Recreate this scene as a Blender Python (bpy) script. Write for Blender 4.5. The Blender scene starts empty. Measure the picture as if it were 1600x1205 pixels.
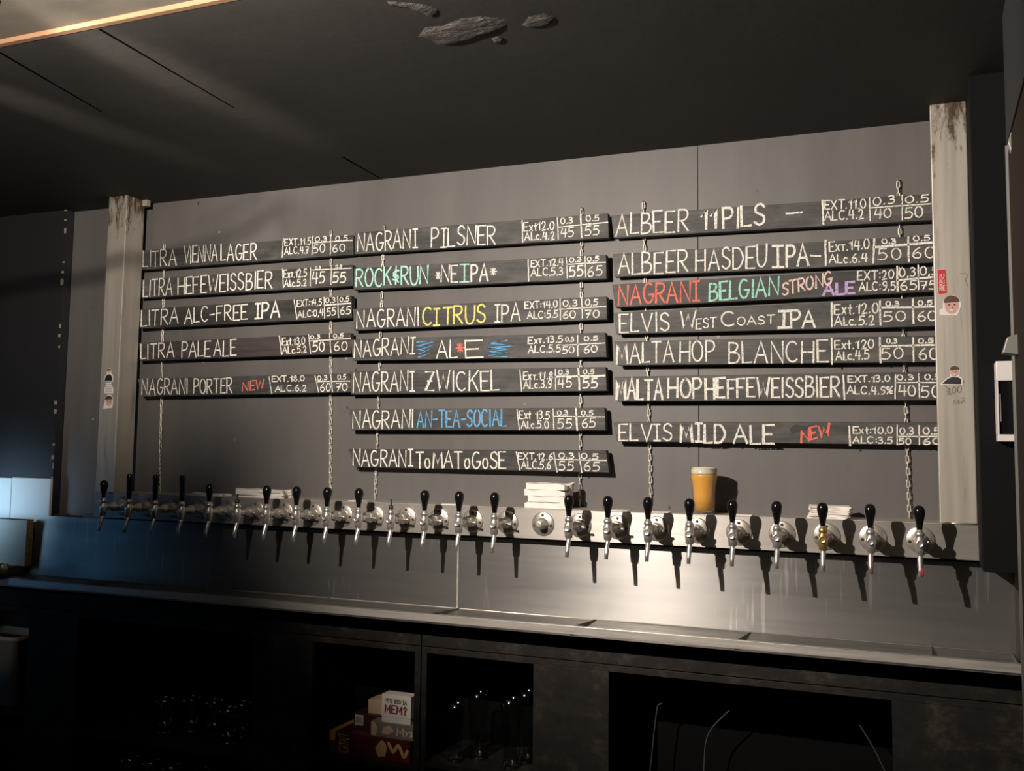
import bpy, math, random
from mathutils import Vector, Matrix
import numpy as np
random.seed(7)
sc = bpy.context.scene
COL = sc.collection

# ------------------------------------------------------------------ camera
FPX, PX, PY = 1548.94, 800.0, 566.87
CAM = np.array([2.96699, -3.29012, 1.48616])
YAW, PITCH, ROLL = 0.3955736, 0.0872032, 0.0125469
def cam_axes():
    cy, sy, cp, sp, cr, sr = math.cos(YAW), math.sin(YAW), math.cos(PITCH), math.sin(PITCH), math.cos(ROLL), math.sin(ROLL)
    fwd = np.array([-sy*cp, cy*cp, sp]); right = np.array([cy, sy, 0]); up = np.cross(right, fwd)
    return cr*right+sr*up, -sr*right+cr*up, fwd
RT, UP, FW = cam_axes()
cd = bpy.data.cameras.new('camera'); cam = bpy.data.objects.new('camera', cd); COL.objects.link(cam)
cd.sensor_width = 36; cd.lens = FPX/1600*36
cd.shift_x = (800-PX)/1600; cd.shift_y = (PY-602.5)/1600
cd.clip_start = 0.05
m = Matrix(((RT[0], UP[0], -FW[0], CAM[0]), (RT[1], UP[1], -FW[1], CAM[1]), (RT[2], UP[2], -FW[2], CAM[2]), (0, 0, 0, 1)))
cam.matrix_world = m
sc.camera = cam
sc.view_settings.view_transform = 'Standard'; sc.view_settings.look = 'None'
sc.view_settings.exposure = 0.0; sc.view_settings.gamma = 1; sc.view_settings.use_curve_mapping = False

# ------------------------------------------------------------------ light
w = bpy.data.worlds.new('world'); sc.world = w; w.use_nodes = True
bg = w.node_tree.nodes['Background']; bg.inputs[0].default_value = (1, .85, .72, 1); bg.inputs[1].default_value = .0065
LAMP = Vector((1.39, -2.35, 2.37))
def spot(name, loc, aim, power, half, blend, color, rad=.012):
    d = bpy.data.lights.new(name, 'SPOT'); o = bpy.data.objects.new(name, d); COL.objects.link(o)
    d.energy = power; d.spot_size = math.radians(2*half); d.spot_blend = blend; d.color = color; d.shadow_soft_size = rad
    o.location = loc; o.rotation_euler = (Vector(aim)-Vector(loc)).to_track_quat('-Z', 'Y').to_euler()
    return o
def area(name, loc, aim, power, sx, sy, color):
    d = bpy.data.lights.new(name, 'AREA'); d.shape = 'RECTANGLE'; d.size = sx; d.size_y = sy
    o = bpy.data.objects.new(name, d); COL.objects.link(o); d.energy = power; d.color = color
    o.location = loc; o.rotation_euler = (Vector(aim)-Vector(loc)).to_track_quat('-Z', 'Y').to_euler()
    return o
WARM = (1, .885, .775)
spot('track_spot', LAMP, (2.05, .1, 2.42), 365, 48, .55, WARM)
spot('track_spot_upper', LAMP+Vector((-.03, .02, .02)), (-.5, .1, 2.62), 300, 29, .95, WARM)
spot('ceiling_grazer', (.86, -2.75, 2.30), (.92, -1.2, 2.575), 600, 4.6, 1, (1, .87, .72), .03)
spot('ceiling_grazer', (.2, -2.5, 2.30), (.32, -1.0, 2.575), 260, 4.4, 1, (1, .85, .72), .03)
spot('front_ceiling_fill', (.25, -2.0, 2.0), (.75, -1.62, 2.59), 5, 42, .9, (1, .84, .66), .03)  # unseen lamp added to brighten the front ceiling
d_ = area('window_daylight', (-2.25, -1.45, 1.1), (-.5, .1, 1.05), .24, .9, .6, (.14, .5, 1)); d_.data.spread = math.radians(70)
d_ = area('blue_shelf_light', (-1.17, -.34, 1.22), (-1.06, .1, 1.2), .75, .22, .3, (.42, .72, 1)); d_.data.spread = math.radians(78)
spot('tub_fill_spot', (-.6, -2.0, 1.0), (-.78, -.06, .7), 4, 7.5, .8, (1, .85, .62), .03)  # unseen spot added only to brighten the plastic tub
area('pink_sign_glow', (3.9, -1.6, 1.0), (3.0, 0, 1.2), 2.2, .3, .5, (1, .3, .45))

# ------------------------------------------------------------------ helpers
def at(x, y, Y=None, Z=None, X=None):
    d = ((x-PX)/FPX)*RT-((y-PY)/FPX)*UP+FW
    t = (Y-CAM[1])/d[1] if Y is not None else (Z-CAM[2])/d[2] if Z is not None else (X-CAM[0])/d[0]
    return CAM+t*d
def root_loc(o):
    while o.parent: o = o.parent
    return o.location
class MB:
    def __init__(s): s.v = []; s.f = []; s.sm = []
    def add(s, vs, fs, smooth=False):
        b = len(s.v); s.v += [tuple(float(c) for c in v) for v in vs]; s.f += [tuple(i+b for i in f) for f in fs]; s.sm += [smooth]*len(fs); return s
    def box(s, x0, x1, y0, y1, z0, z1):
        v = [(x, y, z) for z in (z0, z1) for y in (y0, y1) for x in (x0, x1)]
        return s.add(v, [(0, 2, 3, 1), (4, 5, 7, 6), (0, 1, 5, 4), (2, 6, 7, 3), (0, 4, 6, 2), (1, 3, 7, 5)])
    def hexa(s, a, b):   # a: 4 front corners, b: 4 back corners (TL TR BR BL)
        v = list(a)+list(b)
        return s.add(v, [(0, 3, 2, 1), (4, 5, 6, 7), (0, 1, 5, 4), (1, 2, 6, 5), (2, 3, 7, 6), (3, 0, 4, 7)])
    def lathe(s, prof, o=(0, 0, 0), ax=(0, 0, 1), n=24, cap=True, smooth=True):
        ax = Vector(ax).normalized(); u = ax.orthogonal().normalized(); w_ = ax.cross(u); o = Vector(o)
        vs = []; fs = []
        for (r, h) in prof:
            for k in range(n):
                a = 2*math.pi*k/n; vs.append(o+ax*h+(u*math.cos(a)+w_*math.sin(a))*r)
        for i in range(len(prof)-1):
            for k in range(n):
                fs.append((i*n+k, i*n+(k+1) % n, (i+1)*n+(k+1) % n, (i+1)*n+k))
        s.add(vs, fs, smooth)
        if cap:
            b = len(s.v)-len(vs)
            s.f.append(tuple(b+k for k in reversed(range(n)))); s.f.append(tuple(b+(len(prof)-1)*n+k for k in range(n))); s.sm += [False, False]
        return s
    def tube(s, pts, r, n=10, closed=False, smooth=True):
        pts = [Vector(p) for p in pts]; N = len(pts); rs = r if isinstance(r, (list, tuple)) else [r]*N
        vs = []; fs = []; u = None
        for i, p in enumerate(pts):
            if closed: t = pts[(i+1) % N]-pts[i-1]
            else: t = pts[min(i+1, N-1)]-pts[max(i-1, 0)]
            t.normalize()
            u = t.orthogonal() if u is None else u-t*u.dot(t)
            u.normalize(); w_ = t.cross(u)
            for k in range(n):
                a = 2*math.pi*k/n; vs.append(p+(u*math.cos(a)+w_*math.sin(a))*rs[i])
        for i in range(N if closed else N-1):
            j = (i+1) % N
            for k in range(n): fs.append((i*n+k, i*n+(k+1) % n, j*n+(k+1) % n, j*n+k))
        s.add(vs, fs, smooth)
        if not closed:
            b = len(s.v)-len(vs); s.f.append(tuple(b+k for k in reversed(range(n)))); s.f.append(tuple(b+(N-1)*n+k for k in range(n))); s.sm += [False, False]
        return s
    def prism(s, poly, d):   # poly: list of 3D points, d: extrusion vector
        n = len(poly); d = Vector(d); P = [Vector(p) for p in poly]
        return s.add(P+[p+d for p in P], [tuple(range(n)), tuple(reversed(range(n, 2*n)))]+[(i, i+n, (i+1) % n+n, (i+1) % n) for i in range(n)])
    def build(s, name, mat, parent=None, bevel=0, origin=None):
        me = bpy.data.meshes.new(name); off = Vector(root_loc(parent)) if parent else Vector(origin or (0, 0, 0))
        me.from_pydata([tuple(Vector(v)-off) for v in s.v], [], s.f)
        me.polygons.foreach_set('use_smooth', s.sm); me.materials.append(mat); me.update()
        import bmesh
        bm = bmesh.new(); bm.from_mesh(me); bmesh.ops.recalc_face_normals(bm, faces=bm.faces); bm.to_mesh(me); bm.free()
        o = bpy.data.objects.new(name, me); COL.objects.link(o)
        if parent: o.parent = parent
        else: o.location = off
        if bevel:
            b = o.modifiers.new('bevel', 'BEVEL'); b.width = bevel; b.segments = 2; b.limit_method = 'ANGLE'
        return o
def tag(o, label, cat, group=None, kind=None):
    if label: o['label'] = label
    if cat: o['category'] = cat
    if group: o['group'] = group
    if kind: o['kind'] = kind
    return o
def thing(name, label, cat, loc, group=None):
    o = bpy.data.objects.new(name, None); COL.objects.link(o); o.location = loc; o.empty_display_size = .05
    return tag(o, label, cat, group)
def struct(o): o['kind'] = 'structure'; return o
def dup(o, parent=None):
    c = o.copy(); COL.objects.link(c)
    if parent: c.parent = parent
    for ch in list(o.children): dup(ch, c)
    return c

# ------------------------------------------------------------------ materials
def mat(name, col, rough=.5, metal=0.0, **k):
    m = bpy.data.materials.new(name); m.use_nodes = True; nt = m.node_tree; b = nt.nodes['Principled BSDF']
    b.inputs['Base Color'].default_value = (*col, 1); b.inputs['Roughness'].default_value = rough; b.inputs['Metallic'].default_value = metal
    for n, v in k.items(): b.inputs[n.replace('_', ' ')].default_value = v
    return m
def N(m, t, **k):
    n = m.node_tree.nodes.new(t)
    for a, v in k.items(): setattr(n, a, v)
    return n
def L(m, a, b): m.node_tree.links.new(a, b)
def coords(m, scale):
    tc = N(m, 'ShaderNodeTexCoord'); mp = N(m, 'ShaderNodeMapping'); mp.inputs['Scale'].default_value = scale
    L(m, tc.outputs['Object'], mp.inputs['Vector']); return mp.outputs['Vector']
def noise(m, scale, sc_=1, det=5, rough=.6):
    n = N(m, 'ShaderNodeTexNoise'); n.inputs['Scale'].default_value = sc_; n.inputs['Detail'].default_value = det; n.inputs['Roughness'].default_value = rough
    L(m, coords(m, scale), n.inputs['Vector']); return n.outputs['Fac']
def ramp(m, fac, stops):
    r = N(m, 'ShaderNodeValToRGB'); e = r.color_ramp.elements
    while len(e) < len(stops): e.new(.5)
    for el, (p, c) in zip(e, stops):
        el.position = p; el.color = (*c, 1) if len(c) == 3 else c
    L(m, fac, r.inputs['Fac']); return r.outputs['Color']
def mixc(m, fac, a, b, mode='MIX'):
    x = N(m, 'ShaderNodeMix', data_type='RGBA', blend_type=mode)
    for sock, v in ((0, fac), (6, a), (7, b)):
        if hasattr(v, 'is_linked'): L(m, v, x.inputs[sock])
        else: x.inputs[sock].default_value = v if sock == 0 else (*v, 1)
    return x.outputs[2]
def P(m): return m.node_tree.nodes['Principled BSDF']
def setcol(m, c): L(m, c, P(m).inputs['Base Color'])
def bump(m, h, strength=.2, dist=.01):
    b = N(m, 'ShaderNodeBump'); b.inputs['Strength'].default_value = strength; b.inputs['Distance'].default_value = dist
    L(m, h, b.inputs['Height']); L(m, b.outputs['Normal'], P(m).inputs['Normal'])
def g(v): return (v, v*.97, v*.93)

# black wall paint with drips and white specks
M = {}
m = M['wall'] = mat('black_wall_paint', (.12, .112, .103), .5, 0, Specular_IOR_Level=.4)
streak = noise(m, (9, 9, 1.2), 1, 6); c1 = ramp(m, streak, [(.3, (.11, .1035, .099)), (.72, (.134, .127, .121))])
drip = ramp(m, noise(m, (38, 38, 2.2), 1, 3), [(.71, (0, 0, 0)), (.76, (1, 1, 1))]); dripm = ramp(m, noise(m, (2, 2, 2), 1, 2), [(.5, (0, 0, 0)), (.62, (1, 1, 1))])
dm = mixc(m, 1.0, drip, dripm, 'MULTIPLY'); c2 = mixc(m, dm, c1, (.19, .175, .16))
sp = N(m, 'ShaderNodeTexVoronoi'); sp.inputs['Scale'].default_value = 9; L(m, coords(m, (1, 1, 1)), sp.inputs['Vector'])
spm = ramp(m, sp.outputs['Distance'], [(.045, (1, 1, 1)), (.06, (0, 0, 0))]); spk = ramp(m, noise(m, (5, 5, 5), 1, 1), [(.58, (0, 0, 0)), (.6, (1, 1, 1))])
c3 = mixc(m, mixc(m, 1.0, spm, spk, 'MULTIPLY'), c2, (.34, .32, .3))
dk = N(m, 'ShaderNodeTexVoronoi'); dk.inputs['Scale'].default_value = 14; L(m, coords(m, (1, 1, .6)), dk.inputs['Vector'])
dkm = ramp(m, dk.outputs['Distance'], [(.05, (1, 1, 1)), (.075, (0, 0, 0))]); dkk = ramp(m, noise(m, (3, 3, 3), 1, 1), [(.55, (0, 0, 0)), (.58, (1, 1, 1))])
setcol(m, mixc(m, mixc(m, 1.0, dkm, dkk, 'MULTIPLY'), c3, (.03, .028, .026))); bump(m, noise(m, (30, 30, 12), 1, 4), .12, .004)
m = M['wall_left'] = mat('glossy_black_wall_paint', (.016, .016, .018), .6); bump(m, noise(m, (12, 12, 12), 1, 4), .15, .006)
m = M['flake'] = mat('flaking_paint_edge', (.3, .27, .22), .8)
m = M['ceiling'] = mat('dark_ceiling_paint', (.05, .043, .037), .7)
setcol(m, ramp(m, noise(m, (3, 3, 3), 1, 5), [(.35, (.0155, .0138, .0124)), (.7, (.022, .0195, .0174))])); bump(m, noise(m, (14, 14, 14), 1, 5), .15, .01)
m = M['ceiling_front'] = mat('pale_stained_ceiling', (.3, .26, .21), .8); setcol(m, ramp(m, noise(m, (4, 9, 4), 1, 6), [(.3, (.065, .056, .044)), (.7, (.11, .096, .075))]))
m = M['plaster'] = mat('rough_plaster', (.14, .13, .118), .8)
setcol(m, ramp(m, noise(m, (25, 50, 25), 1, 6, .75), [(.35, (.018, .016, .0145)), (.5, (.036, .032, .029)), (.68, (.1, .09, .078))])); bump(m, noise(m, (25, 60, 25), 1, 6), 1, .02)
M['seam'] = mat('dark_joint', (.002, .002, .002), 1, 0, Specular_IOR_Level=0)
M['pine'] = mat('pine_batten', (.15, .08, .04), .8)
M['black'] = mat('matt_black', (.012, .012, .013), .7)
M['black2'] = mat('black_duct_paint', (.006, .006, .007), .8, 0, Specular_IOR_Level=.12)
M['brownwall'] = mat('brown_side_wall', (.04, .033, .026), .8)
# steel
def steel(name, col, rough, metal, sx, lo=.75, var=.12, grain=None):   # grain: direction across the brush lines
    m = mat(name, col, rough, metal)
    n = noise(m, sx, 1, 7, .6); c = ramp(m, n, [(.3, tuple(x*lo for x in col)), (.7, col)])
    setcol(m, c); L(m, ramp(m, noise(m, sx, 1.7, 4), [(.3, (rough-var,)*3), (.7, (rough+var,)*3)]), P(m).inputs['Roughness'])
    if grain:
        P(m).inputs['Anisotropic'].default_value = .85; cv = N(m, 'ShaderNodeCombineXYZ')
        for k_, v_ in enumerate(grain): cv.inputs[k_].default_value = v_
        L(m, cv.outputs[0], P(m).inputs['Tangent'])
    return m
m = M['post'] = steel('brushed_steel_post', (.5, .46, .4), .5, .45, (28, 28, .9), .82)
st = ramp(m, noise(m, (16, 16, 1.6), 1, 6, .7), [(.6, (0, 0, 0)), (.75, (1, 1, 1))])
old = [l for l in m.node_tree.links if l.to_socket == P(m).inputs['Base Color']][0].from_socket
c_ = mixc(m, st, old, (.2, .15, .1))
tc_ = N(m, 'ShaderNodeTexCoord'); sx_ = N(m, 'ShaderNodeSeparateXYZ'); L(m, tc_.outputs['Object'], sx_.inputs[0])
mr_ = N(m, 'ShaderNodeMapRange'); mr_.inputs['From Min'].default_value = .95; mr_.inputs['From Max'].default_value = 1.41; mr_.inputs['To Min'].default_value = -.28; mr_.inputs['To Max'].default_value = .1; L(m, sx_.outputs[2], mr_.inputs[0])
ad_ = N(m, 'ShaderNodeMath', operation='ADD'); L(m, mr_.outputs[0], ad_.inputs[0]); L(m, noise(m, (34, 34, 9), 1, 7, .72), ad_.inputs[1])
setcol(m, mixc(m, ramp(m, ad_.outputs[0], [(.5, (0, 0, 0)), (.62, (1, 1, 1))]), c_, (.1, .065, .04)))
m = M['beam'] = steel('brushed_steel_beam', (.5, .47, .435), .5, .6, (1.2, 60, 40), .86, .06, (0, 0, 1))
m = M['splash'] = steel('scratched_steel_sheet', (.31, .303, .295), .42, .78, (.9, 30, 14), .86, .05, (0, 0, 1))
dr = ramp(m, noise(m, (65, 65, 3.2), 1, 3), [(.6, (0, 0, 0)), (.66, (1, 1, 1))]); dr2 = ramp(m, noise(m, (1.5, 1.5, 3), 1, 2), [(.5, (0, 0, 0)), (.6, (1, 1, 1))])
old = [l for l in m.node_tree.links if l.to_socket == P(m).inputs['Base Color']][0].from_socket
setcol(m, mixc(m, mixc(m, 1.0, dr, dr2, 'MULTIPLY'), old, (.44, .43, .41)))
M['tray'] = steel('shaded_steel_tray', (.3, .285, .26), .45, .8, (3, 30, 30), .75)  # darker copy of the steel, shade in the tray put into its colour
M['lip'] = steel('highlit_steel_lip', (.72, .68, .62), .4, .6, (3, 50, 50), .85)  # paler copy of the steel, highlight on lip and folds put into colour
M['chrome'] = mat('polished_chrome', (.82, .79, .75), .3, .85)
M['chrome_dull'] = mat('worn_chrome', (.66, .62, .57), .36, .8)
M['brass'] = mat('worn_brass', (.83, .6, .24), .3, .9)
M['chrome_red_refl'] = mat('chrome_with_red_reflection', (.85, .6, .55), .3, .85)  # chrome tinted to paint in the reflection of a red light
M['flange'] = mat('steel_flange', (.62, .58, .51), .34, .8)
M['screw'] = mat('dark_screw', (.1, .09, .08), .4, .8)
M['bakelite'] = mat('glossy_black_plastic', (.006, .006, .006), .16)
M['red_glint'] = mat('painted_red_reflection', (.75, .03, .06), .4)  # colour paints a red light mirrored in the spout
M['chain'] = mat('zinc_chain', (.8, .76, .66), .42, .55)
# chalkboard
def board_mat(name, base, smear):
    m = mat(name, (base,)*3, .62)
    a = ramp(m, noise(m, (2.5, 30, 90), 1, 6, .65), [(.3, (base*.42, base*.42, base*.4)), (.75, (base*1.6, base*1.56, base*1.48))])
    s = ramp(m, noise(m, (5, 8, 14), 1, 5, .7), [(.44, (0, 0, 0)), (.8, (smear,)*3)])
    setcol(m, mixc(m, s, a, (.3, .29, .27))); bump(m, noise(m, (3, 40, 140), 1, 4), .25, .003); return m
M['board'] = board_mat('chalkboard_wood', .042, .35)
M['board_dark'] = board_mat('dark_chalkboard_wood', .028, .2)
M['board_brown'] = board_mat('brownish_chalkboard_wood', .05, .42)
setcol(M['board_brown'], ramp(M['board_brown'], noise(M['board_brown'], (2.5, 20, 55), 1, 6), [(.35, (.028, .024, .024)), (.6, (.062, .05, .048)), (.8, (.15, .12, .11))]))
M['smear'] = mat('wiped_dark_patch', (.018, .018, .019), .6)
def chalk(name, col, lo=.34, hi=.5):
    m = mat(name, col, .95); P(m).inputs['Specular IOR Level'].default_value = .1
    t = N(m, 'ShaderNodeBsdfTransparent'); mx = N(m, 'ShaderNodeMixShader'); out = m.node_tree.nodes['Material Output']
    f = ramp(m, noise(m, (260, 260, 260), 1, 3, .7), [(lo, (.25, .25, .25)), (hi, (1, 1, 1))])
    L(m, f, mx.inputs[0]); L(m, t.outputs[0], mx.inputs[1]); L(m, P(m).outputs[0], mx.inputs[2]); L(m, mx.outputs[0], out.inputs['Surface']); return m
CH = dict(w=chalk('white_chalk', (.86, .83, .75)), r=chalk('red_chalk', (.85, .2, .15)), y=chalk('yellow_chalk', (.82, .74, .22)), t=chalk('teal_chalk', (.45, .78, .68)),
          g=chalk('green_chalk', (.36, .72, .58)), b=chalk('blue_chalk', (.16, .42, .72)), v=chalk('violet_chalk', (.58, .4, .72)), p=chalk('peach_chalk', (.88, .62, .55)))
CNAME = dict(w='white', r='red', y='yellow', t='pale teal', g='green', b='blue', v='violet', p='pale pink')
m = M['napkin'] = mat('white_napkin', (.86, .82, .76), .9); bump(m, noise(m, (60, 60, 60), 1, 4), .3, .003)
M['paper'] = mat('white_paper', (.8, .77, .72), .9)
m = M['laminate'] = mat('dark_mottled_laminate', (.03, .026, .023), .6, 0, Specular_IOR_Level=.25)
setcol(m, ramp(m, noise(m, (6, 6, 8), 1, 9, .78), [(.34, (.008, .0066, .006)), (.52, (.018, .0152, .013)), (.68, (.062, .052, .04))]))
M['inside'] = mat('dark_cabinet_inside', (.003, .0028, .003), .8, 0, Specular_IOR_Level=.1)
M['white_lam'] = mat('pale_laminate', (.55, .52, .46), .45)
m = M['chip'] = mat('raw_chipboard', (.42, .27, .13), .9); setcol(m, ramp(m, noise(m, (90, 90, 90), 1, 4, .7), [(.35, (.2, .12, .05)), (.65, (.55, .37, .18))]))
m = M['oldwood'] = mat('worn_wood', (.2, .13, .08), .7); setcol(m, ramp(m, noise(m, (2, 30, 30), 1, 5), [(.3, (.1, .065, .04)), (.7, (.27, .18, .11))]))
M['whitepanel'] = mat('white_panel', (.72, .7, .67), .4)
M['plastic_white'] = mat('white_plastic', (.75, .7, .68), .4)
M['grey_metal'] = mat('grey_painted_metal', (.28, .27, .25), .45, .3)
M['tub'] = mat('cloudy_plastic', (.78, .74, .62), .4, 0, Transmission_Weight=.1)
def thin_glass(name, tint, base=.07):
    m = bpy.data.materials.new(name); m.use_nodes = True; nt = m.node_tree; nt.nodes.clear()
    out = N(m, 'ShaderNodeOutputMaterial'); t = N(m, 'ShaderNodeBsdfTransparent'); t.inputs[0].default_value = (*tint, 1)
    gl = N(m, 'ShaderNodeBsdfGlossy'); gl.inputs['Roughness'].default_value = .08; lw = N(m, 'ShaderNodeLayerWeight'); lw.inputs[0].default_value = .5
    pw = N(m, 'ShaderNodeMath', operation='POWER'); L(m, lw.outputs['Facing'], pw.inputs[0]); pw.inputs[1].default_value = 4
    ad = N(m, 'ShaderNodeMath', operation='MULTIPLY_ADD'); L(m, pw.outputs[0], ad.inputs[0]); ad.inputs[1].default_value = .8; ad.inputs[2].default_value = base
    mx = N(m, 'ShaderNodeMixShader'); L(m, ad.outputs[0], mx.inputs[0]); L(m, t.outputs[0], mx.inputs[1]); L(m, gl.outputs[0], mx.inputs[2]); L(m, mx.outputs[0], out.inputs[0]); return m
M['glass'] = thin_glass('clear_glass', (.96, .96, .95))
M['glass_dim'] = thin_glass('thick_bar_glass', (.93, .93, .92), .13)
M['beer'] = mat('hazy_beer', (1, .52, .125), .3, 0, Subsurface_Weight=.6, Subsurface_Scale=.02)
P(M['beer']).inputs['Subsurface Radius'].default_value = (1, .5, .12)
m = M['foam'] = mat('beer_foam', (.9, .82, .66), .9); bump(m, noise(m, (250, 250, 250), 1, 2), .2, .002)
M['hose'] = mat('pale_beer_hose', (.06, .057, .052), .4)

# ------------------------------------------------------------------ stroke lettering
def arc(cx, cy, rx, ry, a0, a1, n=10):
    return [(cx+rx*math.cos(math.radians(a0+(a1-a0)*i/n)), cy+ry*math.sin(math.radians(a0+(a1-a0)*i/n))) for i in range(n+1)]
def smooth(pts, n=5):
    out = []
    for i in range(len(pts)-1):
        p0, p1, p2, p3 = pts[max(i-1, 0)], pts[i], pts[i+1], pts[min(i+2, len(pts)-1)]
        for k in range(n):
            t = k/n
            out.append(tuple(.5*(2*b+(c-a)*t+(2*a-5*b+4*c-d)*t*t+(3*b-a-3*c+d)*t**3) for a, b, c, d in zip(p0, p1, p2, p3)))
    return out+[pts[-1]]
GL = {
 'A': (.8, [[(0, 0), (.5, 1), (1, 0)], [(.18, .36), (.84, .36)]]),
 'B': (.65, [[(0, 0), (0, 1)], smooth([(0, 1), (.7, .95), (.8, .75), (.5, .56), (0, .52)]), smooth([(0, .52), (.8, .48), (1, .25), (.7, .03), (0, 0)])]),
 'C': (.7, [arc(.55, .5, .55, .5, 50, 310, 14)]),
 'D': (.75, [[(0, 0), (0, 1)], smooth([(0, 1), (.6, .95), (1, .5), (.6, .05), (0, 0)])]),
 'E': (.6, [[(1, 1), (0, 1), (0, 0), (1, 0)], [(0, .5), (.75, .5)]]),
 'F': (.6, [[(1, 1), (0, 1), (0, 0)], [(0, .52), (.75, .52)]]),
 'G': (.75, [arc(.5, .5, .5, .5, 55, 320, 14)+[(1, .42), (.55, .42)]]),
 'H': (.7, [[(0, 0), (0, 1)], [(1, 0), (1, 1)], [(0, .5), (1, .5)]]),
 'I': (.1, [[(.5, 0), (.5, 1)]]),
 'Î': (.45, [[(.5, 0), (.5, 1)], [(0, 1), (1, 1)], [(0, 0), (1, 0)]]),
 'K': (.65, [[(0, 0), (0, 1)], [(1, 1), (0, .42)], [(.3, .6), (1, 0)]]),
 'L': (.55, [[(0, 1), (0, 0), (1, .02)]]),
 'M': (.9, [[(0, 0), (.12, 1), (.5, .3), (.88, 1), (1, 0)]]),
 'N': (.75, [[(0, 0), (.05, 1), (.95, 0), (1, 1)]]),
 'O': (.75, [arc(.5, .5, .5, .5, 90, 450, 16)]),
 'P': (.6, [[(0, 0), (0, 1)], smooth([(0, 1), (.75, .97), (1, .74), (.7, .5), (0, .46)])]),
 'R': (.65, [[(0, 0), (0, 1)], smooth([(0, 1), (.75, .97), (.95, .75), (.65, .52), (0, .48)]), [(.3, .48), (1, 0)]]),
 'S': (.6, [smooth([(.95, .85), (.6, 1), (.15, .9), (.1, .65), (.5, .52), (.92, .38), (.9, .12), (.45, 0), (0, .14)])]),
 'T': (.7, [[(0, 1), (1, 1)], [(.5, 1), (.5, 0)]]),
 'U': (.7, [smooth([(0, 1), (.03, .35), (.25, .02), (.7, .02), (.97, .35), (1, 1)])]),
 'V': (.75, [[(0, 1), (.5, 0), (1, 1)]]),
 'W': (1.0, [[(0, 1), (.25, 0), (.5, .8), (.75, 0), (1, 1)]]),
 'X': (.65, [[(0, 0), (1, 1)], [(0, 1), (1, 0)]]),
 'Z': (.65, [[(0, 1), (1, 1), (0, 0), (1, 0)], [(.25, .5), (.75, .5)]]),
 '0': (.6, [arc(.5, .5, .5, .5, 90, 450, 14)]),
 '1': (.35, [[(0, .68), (.8, 1), (.8, 0)]]),
 '2': (.55, [smooth([(.05, .78), (.4, 1), (.85, .85), (.75, .5), (.3, .15), (0, 0)])+[(1, .02)]]),
 '3': (.5, [smooth([(.05, .92), (.5, 1), (.88, .8), (.6, .56), (.35, .53)]), smooth([(.35, .53), (.8, .5), (.98, .25), (.6, .02), (0, .08)])]),
 '4': (.6, [[(.2, 1), (0, .42), (1, .42)], [(.8, .95), (.75, 0)]]),
 '5': (.58, [[(.95, 1), (.2, 1), (.1, .56)], smooth([(.1, .56), (.6, .64), (.98, .38), (.7, .05), (0, .04)])]),
 '6': (.58, [smooth([(.8, 1), (.35, .75), (.05, .35), (.3, .02), (.8, .05), (.95, .32), (.6, .52), (.1, .36)])]),
 '7': (.55, [[(0, 1), (1, 1), (.35, 0)], [(.2, .52), (.85, .52)]]),
 '8': (.55, [smooth([(.5, .53), (.12, .75), (.5, 1), (.88, .77), (.5, .53), (.05, .25), (.5, 0), (.97, .25), (.5, .53)])]),
 '9': (.55, [smooth([(.95, .7), (.55, .5), (.1, .68), (.4, 1), (.9, .92), (.95, .55), (.7, .1), (.2, 0)])]),
 '.': (.12, [[(.3, 0), (.7, .06)]]), ',': (.15, [[(.6, .08), (.2, -.14)]]), ':': (.15, [[(.4, .14), (.6, .2)], [(.4, .6), (.6, .66)]]),
 '-': (.5, [[(.05, .45), (.95, .48)]]), '*': (.5, [[(0, .5), (1, .5)], [(.2, .15), (.8, .85)], [(.8, .15), (.2, .85)], [(.5, .05), (.5, .95)]]),
 '&': (.55, [[(.5, .02), (.5, .98)], smooth([(.95, .75), (.4, .72), (.1, .6), (.9, .42), (.6, .25), (0, .28)]), [(.05, .5), (.95, .12)]]),
 '%': (.7, [[(.05, 0), (.95, 1)], arc(.22, .75, .22, .2, 0, 360, 8), arc(.78, .25, .22, .2, 0, 360, 8)]),
 '?': (.5, [smooth([(.05, .75), (.5, 1), (.95, .75), (.5, .48), (.5, .3)]), [(.5, .1), (.5, .02)]]),
 'Ч': (.6, [smooth([(0, 1), (.05, .55), (.4, .45), (1, .52)]), [(1, 1), (1, 0)]]),
 'Э': (.6, [arc(.4, .5, .55, .5, 130, -130, 12), [(.35, .5), (.95, .5)]]),
 'У': (.65, [[(0, 1), (.55, .4)], [(1, 1), (.2, 0)]]),
 ' ': (.35, []), 't': (.55, [[(.5, 1.15), (.5, .1), (.7, 0)], [(0, .72), (1, .76)]]),
}
GL['З'] = GL['3']
for a_, b_ in zip('ТОАМЕ', 'TOAME'): GL[a_] = GL[b_]
SMALL = {'x': 'X', 't': 't', 'τ': 'T', 'l': 'L', 'c': 'C', 'e': 'E', 's': 'S', 'o': 'O', 'a': 'A', 'у': 'У', 'з': 'З'}
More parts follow.
